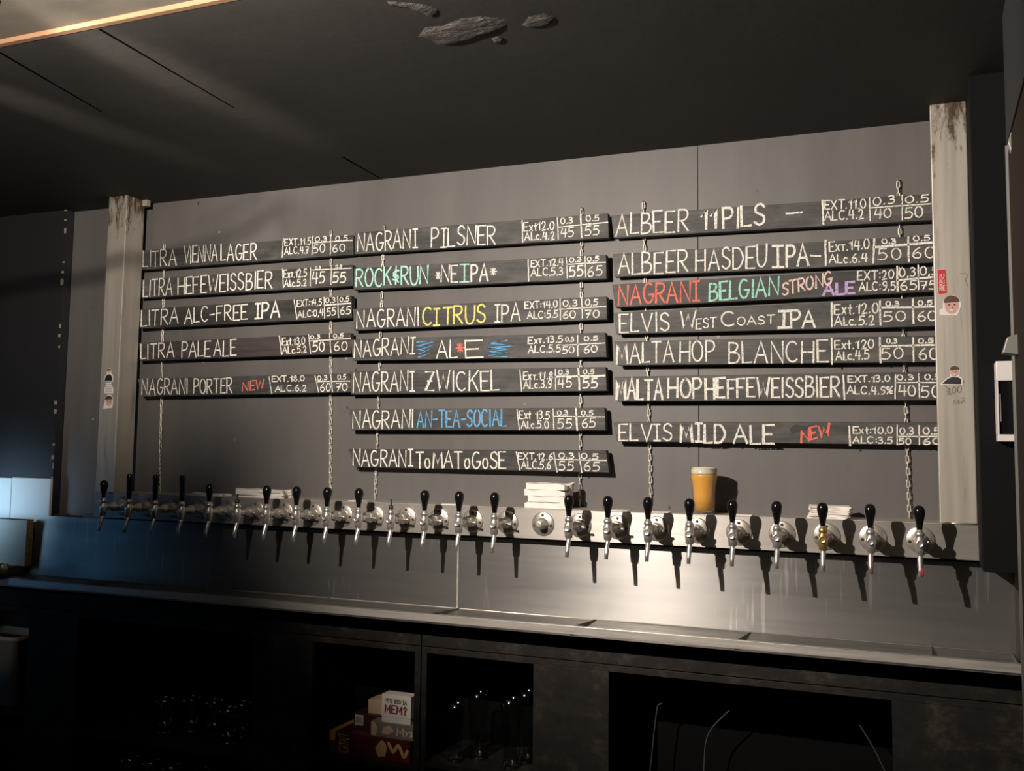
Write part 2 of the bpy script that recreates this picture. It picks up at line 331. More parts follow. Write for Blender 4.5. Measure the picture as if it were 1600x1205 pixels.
def ribbon(mb, pts3, wd, nrm, lift):
    """flat chalk stroke of width wd lying on a surface with normal nrm"""
    nrm = Vector(nrm); P_ = [Vector(p)+nrm*lift for p in pts3]
    if len(P_) < 2: return
    vs = []; N_ = len(P_)
    e0 = (P_[0]-P_[1]).normalized()*wd*.4; e1 = (P_[-1]-P_[-2]).normalized()*wd*.4
    P_[0] = P_[0]+e0; P_[-1] = P_[-1]+e1
    for i, p in enumerate(P_):
        t = (P_[min(i+1, N_-1)]-P_[max(i-1, 0)]).normalized(); s_ = nrm.cross(t).normalized()
        k = 1.0
        if 0 < i < N_-1:
            a = (P_[i]-P_[i-1]).normalized(); b = (P_[i+1]-P_[i]).normalized(); k = 1/max(.55, math.sqrt(max(0, (1+a.dot(b))/2)))
        ww = wd*.5*k*random.uniform(.88, 1.1)
        vs += [p+s_*ww, p-s_*ww]
    mb.add(vs, [(2*i, 2*i+1, 2*i+3, 2*i+2) for i in range(N_-1)])
def letter_run(mb, text, A, B, hvec, wd, nrm, lift=.0012, jit=.03, gap=.22, hts=None):
    """text between baseline points A and B; hvec = cap height vector"""
    A = Vector(A); B = Vector(B); hv = Vector(hvec)
    ws = []
    for ch in text:
        s_ = .62 if ch in SMALL else 1; G = GL[SMALL.get(ch, ch)]; ws.append((G[0]*s_, s_))
    tot = sum(x for x, _ in ws)+gap*(len(text)-1)
    pos = 0
    ns = 0
    for ch, (gw, s_) in zip(text, ws):
        if ch == 't': s_ = .8
        if ch == 'l': s_ = .9
        G = GL[SMALL.get(ch, ch)]
        dx, dy, sl, sy = (random.uniform(-jit, jit) for _ in range(4))
        for st in G[1]:
            pts = []
            for (x, y) in st:
                yy = y*s_*(1+sy); t = (pos+gw*x+sl*y+dx)/tot
                pts.append(A+(B-A)*t+hv*(yy+dy))
            ribbon(mb, pts, wd, nrm, lift+.00009*(ns % 9)); ns += 1
        pos += gw+gap

# ------------------------------------------------------------------ room
ZC = 2.579; YW = .165; YB = .115
xg = at(103, 600, Y=YW)[0]; xl = at(90, 600, Y=.12)[0]
wb = struct(MB().box(xg, 3.6, YW, YW+.1, 0, ZC+.05).build('wall_back', M['wall']))
pts = [at(1090, 230, Y=YW), at(1090, 790, Y=YW)]
MB().box(pts[0][0]-.0012, pts[0][0]+.0012, YW-.0006, YW+.002, 1.0, ZC).build('panel_joint', M['seam'], wb)
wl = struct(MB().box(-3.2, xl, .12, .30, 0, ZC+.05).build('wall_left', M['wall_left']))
# flaked paint rim along the end of the left wall
mb = MB(); r_ = random.Random(3)
for k in range(26):
    z = 1.32+k*.05+r_.uniform(-.01, .01)
    if r_.random() < .65: mb.box(xl-r_.uniform(.004, .014), xl+.001, .118, .122, z, z+r_.uniform(.006, .03))
mb.build('flaked_edge', M['flake'], wl)
struct(MB().box(xl, xg, .29, .30, 0, ZC).build('trim_1', M['black']))
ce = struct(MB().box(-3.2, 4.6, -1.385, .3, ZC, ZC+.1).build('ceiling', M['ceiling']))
for a, b in (((155, 45), (365, 168)), ((0, 82), (160, 175)), ((535, 245), (597, 280))):
    p, q = at(*a, Z=ZC), at(*b, Z=ZC); p[2] = q[2] = ZC
    d = Vector(q-p).normalized(); s_ = Vector((d.y, -d.x, 0))*.0045
    MB().prism([Vector(p)+s_, Vector(p)-s_, Vector(q)-s_*.5, Vector(q)+s_*.5], (0, 0, -.0008)).build('panel_joint', M['seam'], ce)
def patch(poly, thick, name='plaster_patch'):
    P_ = [Vector(at(x, y, Z=ZC)) for x, y in poly]; c = sum(P_, Vector())/len(P_); n = len(P_)
    vs = [Vector((p.x, p.y, ZC+.001)) for p in P_]+[c+(p-c)*.8+Vector((0, 0, -thick)) for p in P_]+[c+(p-c)*.45+Vector((0, 0, -thick*1.25)) for p in P_]+[c+Vector((0, 0, -thick))]
    fs = [(i+k*n, (i+1) % n+k*n, (i+1) % n+(k+1)*n, i+(k+1)*n) for k in range(2) for i in range(n)]+[(2*n+i, 2*n+(i+1) % n, 3*n) for i in range(n)]
    MB().add(vs, fs, True).build(name, M['plaster'], ce)
patch([(650, 58), (662, 42), (690, 40), (720, 28), (750, 25), (790, 27), (796, 40), (780, 50), (750, 58), (735, 65), (700, 72), (680, 70), (672, 62)], .004)
patch([(814, 40), (825, 26), (850, 20), (868, 26), (866, 36), (845, 43), (825, 43)], .003)
patch([(600, 0), (640, 4), (672, 8), (687, 16), (685, 25), (676, 27), (660, 18), (630, 10), (605, 6)], .003)
patch([(768, 60), (778, 56), (788, 60), (782, 67), (772, 67)], .003)
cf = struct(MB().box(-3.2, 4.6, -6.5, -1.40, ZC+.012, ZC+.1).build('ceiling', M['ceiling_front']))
struct(MB().box(-3.2, 1.58, -1.402, -1.385, ZC-.001, ZC+.02).build('trim_2', M['pine']))
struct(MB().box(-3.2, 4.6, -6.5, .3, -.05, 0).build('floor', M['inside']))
# right side: black boxed duct, side wall, tall cabinet
x0, x1 = at(1522, 400, Y=-.22)[0], at(1574, 400, Y=-.22)[0]
struct(MB().box(x0, x1+.02, -.22, YW, 1.165, ZC).build('trim_3', M['black2'], bevel=.002))
xr = at(1541, 112, Z=ZC)[0]
struct(MB().box(xr+.05, xr+.15, -.6, .16, 0, ZC).build('wall_right', M['brownwall']))

# ------------------------------------------------------------------ steel tap tower
ZT, ZB, X0, X1 = 1.28, 1.174, -.352, 3.112
tower = thing('tap_tower', 'wide brushed steel tap beam with two tall posts rising to the dark ceiling', 'beer tower', (1.4, 0, ZB))
MB().box(X0, X1, 0, .1645, ZB, ZT-.003).build('beam', M['beam'], tower)
MB().box(X0, X1, -.0006, .1645, ZT-.003, ZT).build('top_edge', M['post'], tower, .001)
MB().box(-.351, -.248, 0, .108, ZT, ZC).build('post', M['post'], tower, .003)
MB().box(3.0, 3.104, 0, .108, ZT, ZC).build('post', M['post'], tower, .003)
MB().tube([(2.998, -.001, ZT+.001), (3.106, -.001, ZT+.001)], .0028, 8).tube([(3.11, -.001, ZB+.003), (3.11, -.001, ZT)], .0028, 8).build('weld_seam', M['chrome_dull'], tower)
for xx in (-.24,):
    MB().box(xx-.006, xx+.02, .09, .112, ZC-.03, ZC-.002).build('bracket_tab', M['flake'], tower)
# pencilled scribble on right post
mb = MB(); nr = (0, -1, 0)
def onpost(x, y): return at(x, y, Y=0)
for t_, a, b, h in (('300', (1480, 617), (1502, 613), 10), ('лей', (1489, 632), (1507, 630), 7)):
    A, B = Vector(onpost(*a)), Vector(onpost(*b)); hv = Vector(onpost(a[0], a[1]-h))-A
    if t_ == 'лей':
        for st in ([(0, 0), (.12, .9), (.25, 0)], [(.35, .5), (.5, .8), (.55, .4), (.38, .2), (.5, 0), (.62, .1)], [(.7, .8), (.72, 0), (.98, .8), (1, 0)], [(.78, 1.15), (.95, 1.15)]):
            ribbon(mb, [A+(B-A)*x+hv*y for x, y in st], .0018, nr, .0006)
    else: letter_run(mb, t_, A, B, hv, .0018, nr, .0006)
for st in ([(1476, 602), (1484, 609), (1479, 612), (1488, 618)], [(1504, 592), (1506, 598), (1503, 601)], [(1500, 428), (1506, 427), (1513, 430), (1508, 436), (1512, 447)]):
    ribbon(mb, [onpost(*p) for p in st], .0018, nr, .0006)
mb.build('pencil_writing', mat('grey_pencil', (.16, .14, .13), .8), tower)

# ------------------------------------------------------------------ chalk boards
CR = dict(L=(150, 300, 3.545), M=(530, 320, 3.721), N=(530, 540, 3.721), P=(940, 270, 4.706), Q=(1260, 270, 4.706), S=(940, 490, 4.706), T=(1260, 490, 4.706))
def pp(c, x, y): o = CR[c]; return (o[0]+x/o[2], o[1]+y/o[2])
def bpt(c, x, y): return Vector(at(*pp(c, x, y), Y=YB))
NB = (0, -1, 0)
def board(label, corners, words, lines, material='board', group=None, lwd=.0055, marks=()):
    """corners TL TR BR BL as (crop,x,y); words (crop,colour,text,x0,y0,x1,y1,cap height,stroke); lines (crop,x0,y0,x1,y1[,width])"""
    C4 = [Vector(at(*pp(*c), Y=YB)) for c in corners]; mid = sum(C4, Vector())/4
    t = thing('menu_board', label, 'menu board', (mid.x, YB, min(C4[2].z, C4[3].z)), group)
    MB().hexa(C4, [p+Vector((0, .027, 0)) for p in C4]).build('plank', M[material], t, .0018)
    by = {}
    for (c, col, tx, xa, ya, xb, yb, h, *wd) in words:
        A, B = bpt(c, xa, ya), bpt(c, xb, yb); hv = bpt(c, xa, ya-h)-A; hv.x = hv.x*.5
        wd = wd[0] if wd else (.0058 if hv.length > .036 else .0042 if hv.length > .014 else .003)
        wm = MB(); letter_run(wm, tx, A, B, hv, wd, NB, jit=.04); o = wm.build('chalk_word', CH[col], t)
        if col != 'w': o['label'] = CNAME[col]+' chalk word'
    for (col, c, strokes, wd) in marks:
        mk = MB()
        for st in strokes: ribbon(mk, [bpt(c, *p) for p in st], wd, NB, .0016)
        o = mk.build('chalk_doodle', CH[col], t); o['label'] = CNAME[col]+' chalk doodle'
    for (c, xa, ya, xb, yb, *wd) in lines:
        gm = MB(); A, B = bpt(c, xa, ya), bpt(c, xb, yb); n_ = 8
        ribbon(gm, [A+(B-A)*(i/n_)+Vector((random.uniform(-.0006, .0006), -.0009, random.uniform(-.0006, .0006))) for i in range(n_+1)], wd[0] if wd else .0042, NB, .0014)
        gm.build('chalk_line', CH['w'], t)
    return t
def W(c, col, tx, *r): return (c, col, tx)+r
GLc, GMc, GRc = 'menu planks of the left column', 'menu planks of the middle column', 'menu planks of the right column'
board('black chalk plank reading VIENNA LAGER, topmost of the left column', [('L', 250, 326), ('L', 1425, 238), ('L', 1425, 347), ('L', 248, 432)],
 [W('L', 'w', 'LITRA', 260, 415, 445, 403, 86), W('L', 'w', 'VIENNA', 487, 396, 672, 384, 88), W('L', 'w', 'LAGER', 692, 382, 888, 370, 88), W('L', 'w', 'EXT.11.5', 1048, 297, 1190, 290, 35), W('L', 'w', 'ALC.4.7', 1045, 345, 1180, 340, 37),
  W('L', 'w', '0.3', 1214, 277, 1280, 272, 27), W('L', 'w', '0.5', 1328, 272, 1392, 268, 27), W('L', 'w', '50', 1206, 338, 1268, 333, 45), W('L', 'w', '60', 1312, 332, 1378, 328, 42)],
 [('L', 1040, 258, 1033, 362), ('L', 1202, 245, 1198, 350), ('L', 1302, 240, 1300, 345), ('L', 1203, 283, 1420, 268)], group=GLc)
board('black chalk plank reading HEFEWEISSBIER in one word, second from top in the left column', [('L', 252, 485), ('L', 1420, 403), ('L', 1422, 520), ('L', 250, 588)],
 [W('L', 'w', 'LITRA', 262, 580, 422, 572, 90), W('L', 'w', 'HEFEWEISSBIER', 454, 566, 975, 530, 90), W('L', 'w', 'Exτ.12.5', 1042, 475, 1168, 470, 42), W('L', 'w', 'Alc.5.2', 1045, 525, 1165, 520, 36),
  W('L', 'w', '0.3', 1215, 428, 1245, 426, 14), W('L', 'w', '0.5', 1328, 420, 1362, 418, 14), W('L', 'w', '45', 1198, 508, 1265, 503, 62), W('L', 'w', '55', 1315, 505, 1385, 500, 58)],
 [('L', 1035, 428, 1040, 530), ('L', 1190, 420, 1188, 522), ('L', 1305, 410, 1303, 515), ('L', 1190, 434, 1415, 422)], group=GLc)
board('black chalk plank reading ALC-FREE IPA, third from top in the left column', [('L', 240, 650), ('L', 1415, 575), ('L', 1417, 697), ('L', 246, 757)],
 [W('L', 'w', 'LITRA', 250, 742, 455, 728, 85), W('L', 'w', 'ALC-FREE', 490, 728, 838, 703, 80), W('L', 'w', 'ÎPA', 880, 705, 1015, 695, 85, .008), W('L', 'w', 'EXT:14,5', 1115, 635, 1250, 628, 35), W('L', 'w', 'ALC:0,4', 1120, 697, 1258, 685, 36),
  W('L', 'w', '0.3', 1272, 615, 1325, 612, 28), W('L', 'w', '0.5', 1352, 610, 1402, 606, 26), W('L', 'w', '55', 1280, 686, 1327, 682, 42), W('L', 'w', '65', 1352, 680, 1410, 676, 42)],
 [('L', 1098, 598, 1115, 705), ('L', 1265, 585, 1268, 700), ('L', 1340, 582, 1345, 695), ('L', 1265, 628, 1413, 617, .006)], 'board_dark', group=GLc)
board('brownish chalk plank reading PALE ALE, fourth from top in the left column', [('L', 235, 836), ('L', 1410, 781), ('L', 1412, 895), ('L', 246, 936)],
 [W('L', 'w', 'LITRA', 250, 925, 432, 915, 82), W('L', 'w', 'PALE', 475, 915, 635, 910, 85), W('L', 'w', 'ALE', 655, 912, 775, 905, 88), W('L', 'w', 'Ext.13.0', 1032, 850, 1158, 845, 40), W('L', 'w', 'ALc.5.2', 1035, 895, 1165, 890, 36),
  W('L', 'w', '0.3', 1190, 815, 1240, 812, 20), W('L', 'w', '0.5', 1318, 808, 1370, 805, 20), W('L', 'w', '50', 1200, 885, 1265, 880, 53), W('L', 'w', '60', 1320, 880, 1390, 876, 48)],
 [('L', 1018, 800, 1030, 900, .006), ('L', 1180, 790, 1190, 895), ('L', 1295, 785, 1303, 890), ('L', 1180, 827, 1410, 812)], 'board_brown', group=GLc)
board('black chalk plank reading PORTER with a red NEW, lowest of the left column', [('L', 228, 1036), ('L', 1412, 1005), ('L', 1416, 1110), ('L', 262, 1134)],
 [W('L', 'w', 'NAGRANI', 255, 1122, 508, 1117, 82), W('L', 'w', 'PORTER', 542, 1115, 755, 1112, 78), W('L', 'r', 'NEW', 812, 1104, 932, 1086, 48), W('L', 'w', 'EXT.18.0', 975, 1052, 1155, 1048, 30), W('L', 'w', 'ALC.6.2', 992, 1105, 1165, 1102, 32),
  W('L', 'w', '0.3', 1228, 1044, 1280, 1042, 25), W('L', 'w', '0.5', 1340, 1040, 1385, 1038, 25), W('L', 'w', '60', 1242, 1106, 1298, 1104, 43), W('L', 'w', '70', 1332, 1104, 1395, 1101, 42)],
 [('L', 960, 1025, 975, 1118), ('L', 1215, 1018, 1235, 1110), ('L', 1302, 1012, 1312, 1108), ('L', 1222, 1052, 1408, 1048)], group=GLc)
board('black chalk plank reading PILSNER, topmost of the middle column', [('M', 88, 163), ('M', 1562, 50), ('M', 1568, 192), ('M', 90, 288)],
 [W('M', 'w', 'NAGRANÎ', 105, 270, 455, 248, 103), W('M', 'w', 'PÎLSNER', 538, 248, 910, 225, 106), W('M', 'w', 'Ext12.0', 1075, 155, 1250, 143, 48), W('M', 'w', 'ALc.4.2', 1080, 208, 1250, 200, 45),
  W('M', 'w', '0.3', 1290, 110, 1358, 106, 34), W('M', 'w', '0.5', 1438, 97, 1510, 93, 34), W('M', 'w', '45', 1292, 190, 1365, 186, 52), W('M', 'w', '55', 1430, 180, 1510, 175, 55)],
 [('M', 1065, 92, 1068, 218), ('M', 1270, 78, 1275, 200), ('M', 1405, 62, 1410, 192, .006), ('M', 1275, 132, 1562, 102)], group=GMc)
board('chalk plank with pale teal writing and white NEIPA between stars', [('M', 85, 370), ('M', 1552, 290), ('M', 1555, 430), ('M', 83, 495)],
 [W('M', 't', 'ROCK&RUN', 98, 478, 518, 458, 103, .007), W('M', 'w', '*', 560, 435, 588, 434, 45), W('M', 'w', 'NE', 594, 450, 690, 447, 93), W('M', 't', 'Î', 700, 448, 750, 447, 98), W('M', 'w', 'PA', 770, 445, 865, 440, 95, .007), W('M', 'w', '*', 876, 410, 914, 408, 46),
  W('M', 'w', 'EXT.12.4', 1115, 362, 1303, 352, 38), W('M', 'w', 'ALC.5.3', 1115, 415, 1300, 408, 42), W('M', 'w', '0.3', 1337, 335, 1408, 330, 27), W('M', 'w', '0.5', 1445, 330, 1510, 326, 27), W('M', 'w', '55', 1340, 420, 1418, 415, 58), W('M', 'w', '65', 1447, 416, 1530, 412, 55)],
 [('M', 1100, 320, 1103, 445), ('M', 1322, 308, 1328, 428), ('M', 1430, 300, 1435, 420), ('M', 1325, 347, 1550, 335)], group=GMc)
board('chalk plank with yellow CITRUS between white words', [('M', 80, 606), ('M', 1555, 533), ('M', 1557, 667), ('M', 85, 730)],
 [W('M', 'w', 'NAGRANI', 105, 714, 462, 702, 100), W('M', 'y', 'CÎTRUS', 485, 702, 852, 685, 98, .007), W('M', 'w', 'ÎPA', 905, 680, 1052, 672, 98), W('M', 'w', 'EXT:14.0', 1080, 605, 1268, 598, 40), W('M', 'w', 'ALC:5.5', 1095, 662, 1272, 655, 42),
  W('M', 'w', '0,3', 1300, 592, 1382, 588, 36), W('M', 'w', '0,5', 1432, 586, 1505, 582, 34), W('M', 'w', '60', 1302, 662, 1375, 658, 42), W('M', 'w', '70', 1432, 658, 1510, 654, 42)],
 [('M', 1285, 548, 1288, 668), ('M', 1410, 540, 1415, 660), ('M', 1282, 608, 1553, 592)], group=GMc)
zz = lambda pts_: [pts_]
board('chalk plank with ALE between two blue zigzags and a red star', [('M', 66, 783), ('M', 1548, 743), ('N', 1555, 68), ('N', 78, 87)],
 [W('M', 'w', 'NAGRANÎ', 90, 886, 440, 866, 92), W('M', 'w', 'AL', 568, 890, 690, 888, 98), W('M', 'r', '*', 682, 862, 728, 860, 60, .006), W('M', 'w', 'E', 735, 888, 835, 884, 98),
  W('M', 'w', 'Exτ.13.5', 1100, 808, 1300, 800, 38), W('M', 'w', 'ALC.5.5', 1100, 862, 1285, 855, 40), W('M', 'w', '0.3', 1318, 796, 1365, 794, 24), W('M', 'w', '0.5', 1425, 792, 1505, 788, 24), W('M', 'w', '50', 1300, 865, 1368, 862, 38), W('M', 'w', '60', 1420, 862, 1500, 858, 40)],
 [('M', 1303, 817, 1545, 805), ('M', 1388, 760, 1388, 880)], group=GMc,
 marks=[('b', 'M', [[(452, 800), (552, 796), (445, 826), (545, 818), (450, 850), (528, 842), (455, 872), (522, 866), (460, 888)]], .005), ('b', 'M', [[(978, 790), (872, 806), (1015, 820), (862, 836), (992, 838), (860, 860), (980, 858), (862, 880), (975, 884)]], .005)])
board('black chalk plank reading ZWICKEL, third from the bottom of the middle column', [('N', 60, 150), ('N', 1550, 125), ('N', 1556, 264), ('N', 68, 285)],
 [W('N', 'w', 'NAGRANÎ', 82, 268, 438, 262, 108), W('N', 'w', 'ZWICKEL', 505, 262, 930, 258, 110), W('N', 'w', 'Exτ.11.8', 1072, 200, 1240, 195, 44), W('N', 'w', 'ALc.3.9', 1072, 250, 1235, 245, 45),
  W('N', 'w', '0.3', 1277, 170, 1335, 168, 26), W('N', 'w', '0.5', 1422, 166, 1480, 164, 26), W('N', 'w', '45', 1277, 245, 1352, 242, 55), W('N', 'w', '55', 1420, 250, 1502, 246, 58)],
 [('N', 1052, 142, 1062, 265), ('N', 1258, 140, 1260, 255), ('N', 1392, 135, 1398, 258, .007), ('N', 1258, 182, 1545, 176, .007)], group=GMc)
board('chalk plank with light blue AN-TEA-SOCIAL', [('N', 58, 370), ('N', 1543, 362), ('N', 1550, 494), ('N', 70, 492)],
 [W('N', 'w', 'NAGRANI', 78, 482, 432, 478, 102), W('N', 'b', 'AN-TEA-SOCIAL', 455, 476, 970, 468, 92, .0065), W('N', 'w', 'Ext 13.5', 1050, 425, 1222, 428, 45), W('N', 'w', 'Alc.5.0', 1060, 480, 1218, 482, 42),
  W('N', 'w', '0.3', 1270, 405, 1330, 405, 26), W('N', 'w', '0.5', 1408, 405, 1475, 405, 26), W('N', 'w', '55', 1270, 480, 1352, 480, 55), W('N', 'w', '65', 1410, 478, 1490, 478, 55)],
 [('N', 1035, 375, 1048, 490), ('N', 1245, 370, 1250, 488), ('N', 1378, 368, 1385, 490, .007), ('N', 1250, 412, 1545, 415)], group=GMc)
board('very dark chalk plank with small round letters, lowest of the middle column', [('N', 52, 602), ('N', 1552, 610), ('N', 1570, 740), ('N', 92, 708)],
 [W('N', 'w', 'NAGRANÎ', 80, 698, 428, 704, 92), W('N', 'w', 'ToMAToGoSE', 447, 712, 970, 715, 92), W('N', 'w', 'EXT.12.6', 1042, 660, 1240, 665, 36), W('N', 'w', 'ALC.5.6', 1062, 715, 1230, 718, 43),
  W('N', 'w', '0.3', 1277, 655, 1365, 656, 30), W('N', 'w', '0.5', 1407, 658, 1505, 660, 30), W('N', 'w', '55', 1280, 727, 1362, 728, 52), W('N', 'w', '65', 1422, 730, 1512, 730, 52)],
 [('N', 1030, 618, 1052, 725), ('N', 1248, 622, 1268, 735), ('N', 1395, 625, 1412, 738), ('N', 1250, 662, 1555, 668)], 'board_dark', group=GMc)
board('black chalk plank reading 11 PILS, topmost of the right column', [('P', 70, 316), ('Q', 990, 148), ('Q', 990, 345), ('P', 88, 480)],
 [W('P', 'w', 'ALBEER', 105, 460, 635, 425, 150), W('P', 'w', '11', 735, 410, 850, 403, 140, .008), W('P', 'w', 'PILS', 900, 412, 1200, 385, 145, .008), W('Q', 'w', 'EXT.11.0', 135, 268, 438, 262, 64), W('Q', 'w', 'ALC.4.2', 135, 350, 418, 338, 66),
  W('Q', 'w', '0.3', 492, 245, 645, 222, 58), W('Q', 'w', '0.5', 725, 222, 895, 212, 52), W('Q', 'w', '40', 502, 335, 625, 330, 70), W('Q', 'w', '50', 727, 335, 858, 325, 75)],
 [('Q', 118, 205, 125, 380, .006), ('Q', 465, 185, 470, 355), ('Q', 705, 165, 705, 345), ('Q', 470, 260, 990, 224), ('P', 1360, 302, 1475, 292, .006)], group=GRc)
board('black chalk plank ending in IPA and a dash, second from top in the right column', [('P', 82, 598), ('Q', 990, 455), ('Q', 990, 658), ('P', 95, 767)],
 [W('P', 'w', 'ALBEER', 122, 748, 628, 728, 150), W('P', 'w', 'HASDEU', 697, 720, 1215, 690, 152), W('P', 'w', 'Î', 1258, 692, 1335, 690, 155, .008), W('P', 'w', 'PA', 1364, 690, 1525, 682, 152, .008), W('Q', 'w', 'Exτ.14.0', 168, 578, 462, 560, 70), W('Q', 'w', 'ALc.6.4', 170, 665, 445, 655, 62),
  W('Q', 'w', '0.3', 555, 522, 658, 520, 36), W('Q', 'w', '0.5', 788, 503, 905, 497, 36), W('Q', 'w', '50', 532, 642, 690, 638, 78), W('Q', 'w', '60', 778, 630, 940, 625, 78)],
 [('Q', 140, 500, 143, 680, .006), ('Q', 500, 490, 492, 662, .006), ('Q', 750, 475, 752, 655, .006), ('Q', 505, 548, 990, 508, .008), ('P', 1540, 610, 1608, 614, .006)], group=GRc)
board('dark chalk plank lettered in red, green, pink and violet', [('P', 76, 823), ('Q', 990, 686), ('Q', 990, 872), ('P', 102, 992)],
 [W('P', 'r', 'NAGRANÎ', 125, 976, 720, 942, 140, .0075), W('P', 'g', 'BELGIAN', 792, 938, 1300, 898, 128, .007), W('P', 'p', 'STRONG', 1330, 905, 1695, 820, 92), W('Q', 'v', 'ALE', 125, 900, 352, 888, 80, .008), W('Q', 'w', 'EXT:20', 378, 790, 640, 778, 64), W('Q', 'w', 'ALC:9,5', 388, 868, 655, 862, 60),
  W('Q', 'w', '0,3', 684, 770, 798, 762, 66), W('Q', 'w', '0,5', 835, 755, 970, 750, 62), W('Q', 'w', '65', 694, 862, 810, 862, 63), W('Q', 'w', '75', 840, 858, 955, 856, 60)],
 [('Q', 668, 692, 670, 870, .006), ('Q', 822, 680, 825, 860), ('Q', 670, 792, 990, 762, .006)], 'board_dark', group=GRc)
board('chalk plank with small capitals reading WEST COAST IPA', [('P', 88, 1030), ('Q', 990, 910), ('T', 990, 92), ('S', 108, 152)],
 [W('S', 'w', 'ELVIS', 134, 138, 495, 126, 132), W('S', 'w', 'W', 580, 112, 690, 108, 118), W('S', 'w', 'EST', 698, 112, 840, 102, 72), W('S', 'w', 'C', 888, 95, 985, 92, 106), W('S', 'w', 'OAST', 1000, 86, 1270, 72, 60), W('S', 'w', 'Î', 1300, 108, 1375, 106, 122, .009), W('S', 'w', 'PA', 1390, 106, 1570, 100, 122, .008),
  W('Q', 'w', 'Ext.12.0', 208, 1043, 528, 1030, 74), W('T', 'w', 'Alc.5.2', 208, 88, 500, 80, 66), W('Q', 'w', '0.3', 582, 980, 680, 978, 34), W('Q', 'w', '0.5', 822, 974, 925, 972, 34), W('T', 'w', '50', 570, 58, 732, 52, 70), W('T', 'w', '60', 817, 54, 960, 50, 68)],
 [('Q', 185, 955, 188, 1130, .006), ('Q', 540, 945, 545, 1118, .006), ('Q', 782, 930, 788, 1108, .006), ('Q', 548, 994, 990, 985, .006)], group=GRc)
board('black chalk plank reading BLANCHE, third from the bottom of the right column', [('S', 94, 206), ('T', 990, 162), ('T', 990, 355), ('S', 116, 382)],
 [W('S', 'w', 'MALTA', 115, 366, 530, 352, 145), W('S', 'w', 'HOP', 574, 358, 828, 346, 145), W('S', 'w', 'BLANCHE', 937, 364, 1662, 355, 150), W('T', 'w', 'Ext.120', 210, 262, 495, 252, 62), W('T', 'w', 'Alc.4.5', 217, 345, 460, 335, 66),
  W('T', 'w', '0.3', 592, 220, 665, 218, 34), W('T', 'w', '0.5', 825, 218, 932, 216, 34), W('T', 'w', '50', 557, 335, 712, 332, 80), W('T', 'w', '60', 827, 336, 965, 336, 80)],
 [('T', 185, 185, 190, 370, .006), ('T', 540, 180, 545, 360, .006), ('T', 785, 180, 788, 355, .005), ('T', 545, 242, 990, 230, .006)], group=GRc)
board('chalk plank with bold white letters, second from the bottom of the right column', [('S', 96, 466), ('T', 990, 428), ('T', 990, 638), ('S', 110, 647)],
 [W('S', 'w', 'MALTA', 112, 628, 448, 630, 146, .0085), W('S', 'w', 'HOP', 492, 622, 735, 614, 140, .008), W('S', 'w', 'HE', 765, 624, 905, 620, 142, .009), W('S', 'w', 'FFEWEISSBIER', 928, 618, 1750, 606, 140, .0065), W('T', 'w', 'EXT.13.0', 310, 505, 612, 500, 46), W('T', 'w', 'ALC.4.9%', 300, 590, 632, 594, 56),
  W('T', 'w', '0.3', 670, 488, 785, 486, 38), W('T', 'w', '0.5', 870, 486, 985, 486, 38), W('T', 'w', '40', 682, 606, 805, 606, 76), W('T', 'w', '50', 847, 614, 985, 614, 82)],
 [('T', 272, 455, 280, 630, .006), ('T', 655, 450, 652, 625), ('T', 825, 445, 832, 620), ('T', 660, 508, 990, 508)], group=GRc)
b7 = board('black chalk plank reading MILD ALE with a red NEW, lowest of the right column', [('S', 86, 798), ('T', 990, 798), ('T', 990, 968), ('S', 112, 942)],
 [W('S', 'w', 'ELVÎS', 130, 936, 520, 938, 120), W('S', 'w', 'MÎLD', 584, 944, 905, 950, 130, .008), W('S', 'w', 'ALE', 972, 954, 1268, 958, 132, .008), W('S', 'r', 'NEW', 1465, 950, 1680, 892, 85, .0075), W('T', 'w', 'Ext:10.0', 344, 882, 635, 882, 48), W('T', 'w', 'ALC:3.5', 342, 955, 632, 955, 46),
  W('T', 'w', '0.3', 690, 888, 788, 888, 50), W('T', 'w', '0.5', 858, 888, 985, 888, 48), W('T', 'w', '50', 682, 962, 770, 962, 42), W('T', 'w', '60', 858, 962, 985, 962, 44)],
 [('T', 315, 830, 322, 968, .006), ('T', 668, 822, 668, 965), ('T', 828, 825, 832, 965), ('T', 670, 905, 990, 905)], group=GRc)
mb = MB(); pg = [bpt('S', *p)+Vector((0, -.0008, 0)) for p in ((1378, 850), (1430, 815), (1500, 830), (1530, 818), (1600, 822), (1560, 850), (1470, 862), (1400, 885))]
mb.add(pg, [tuple(range(8))]); mb.build('wiped_patch', M['smear'], b7)

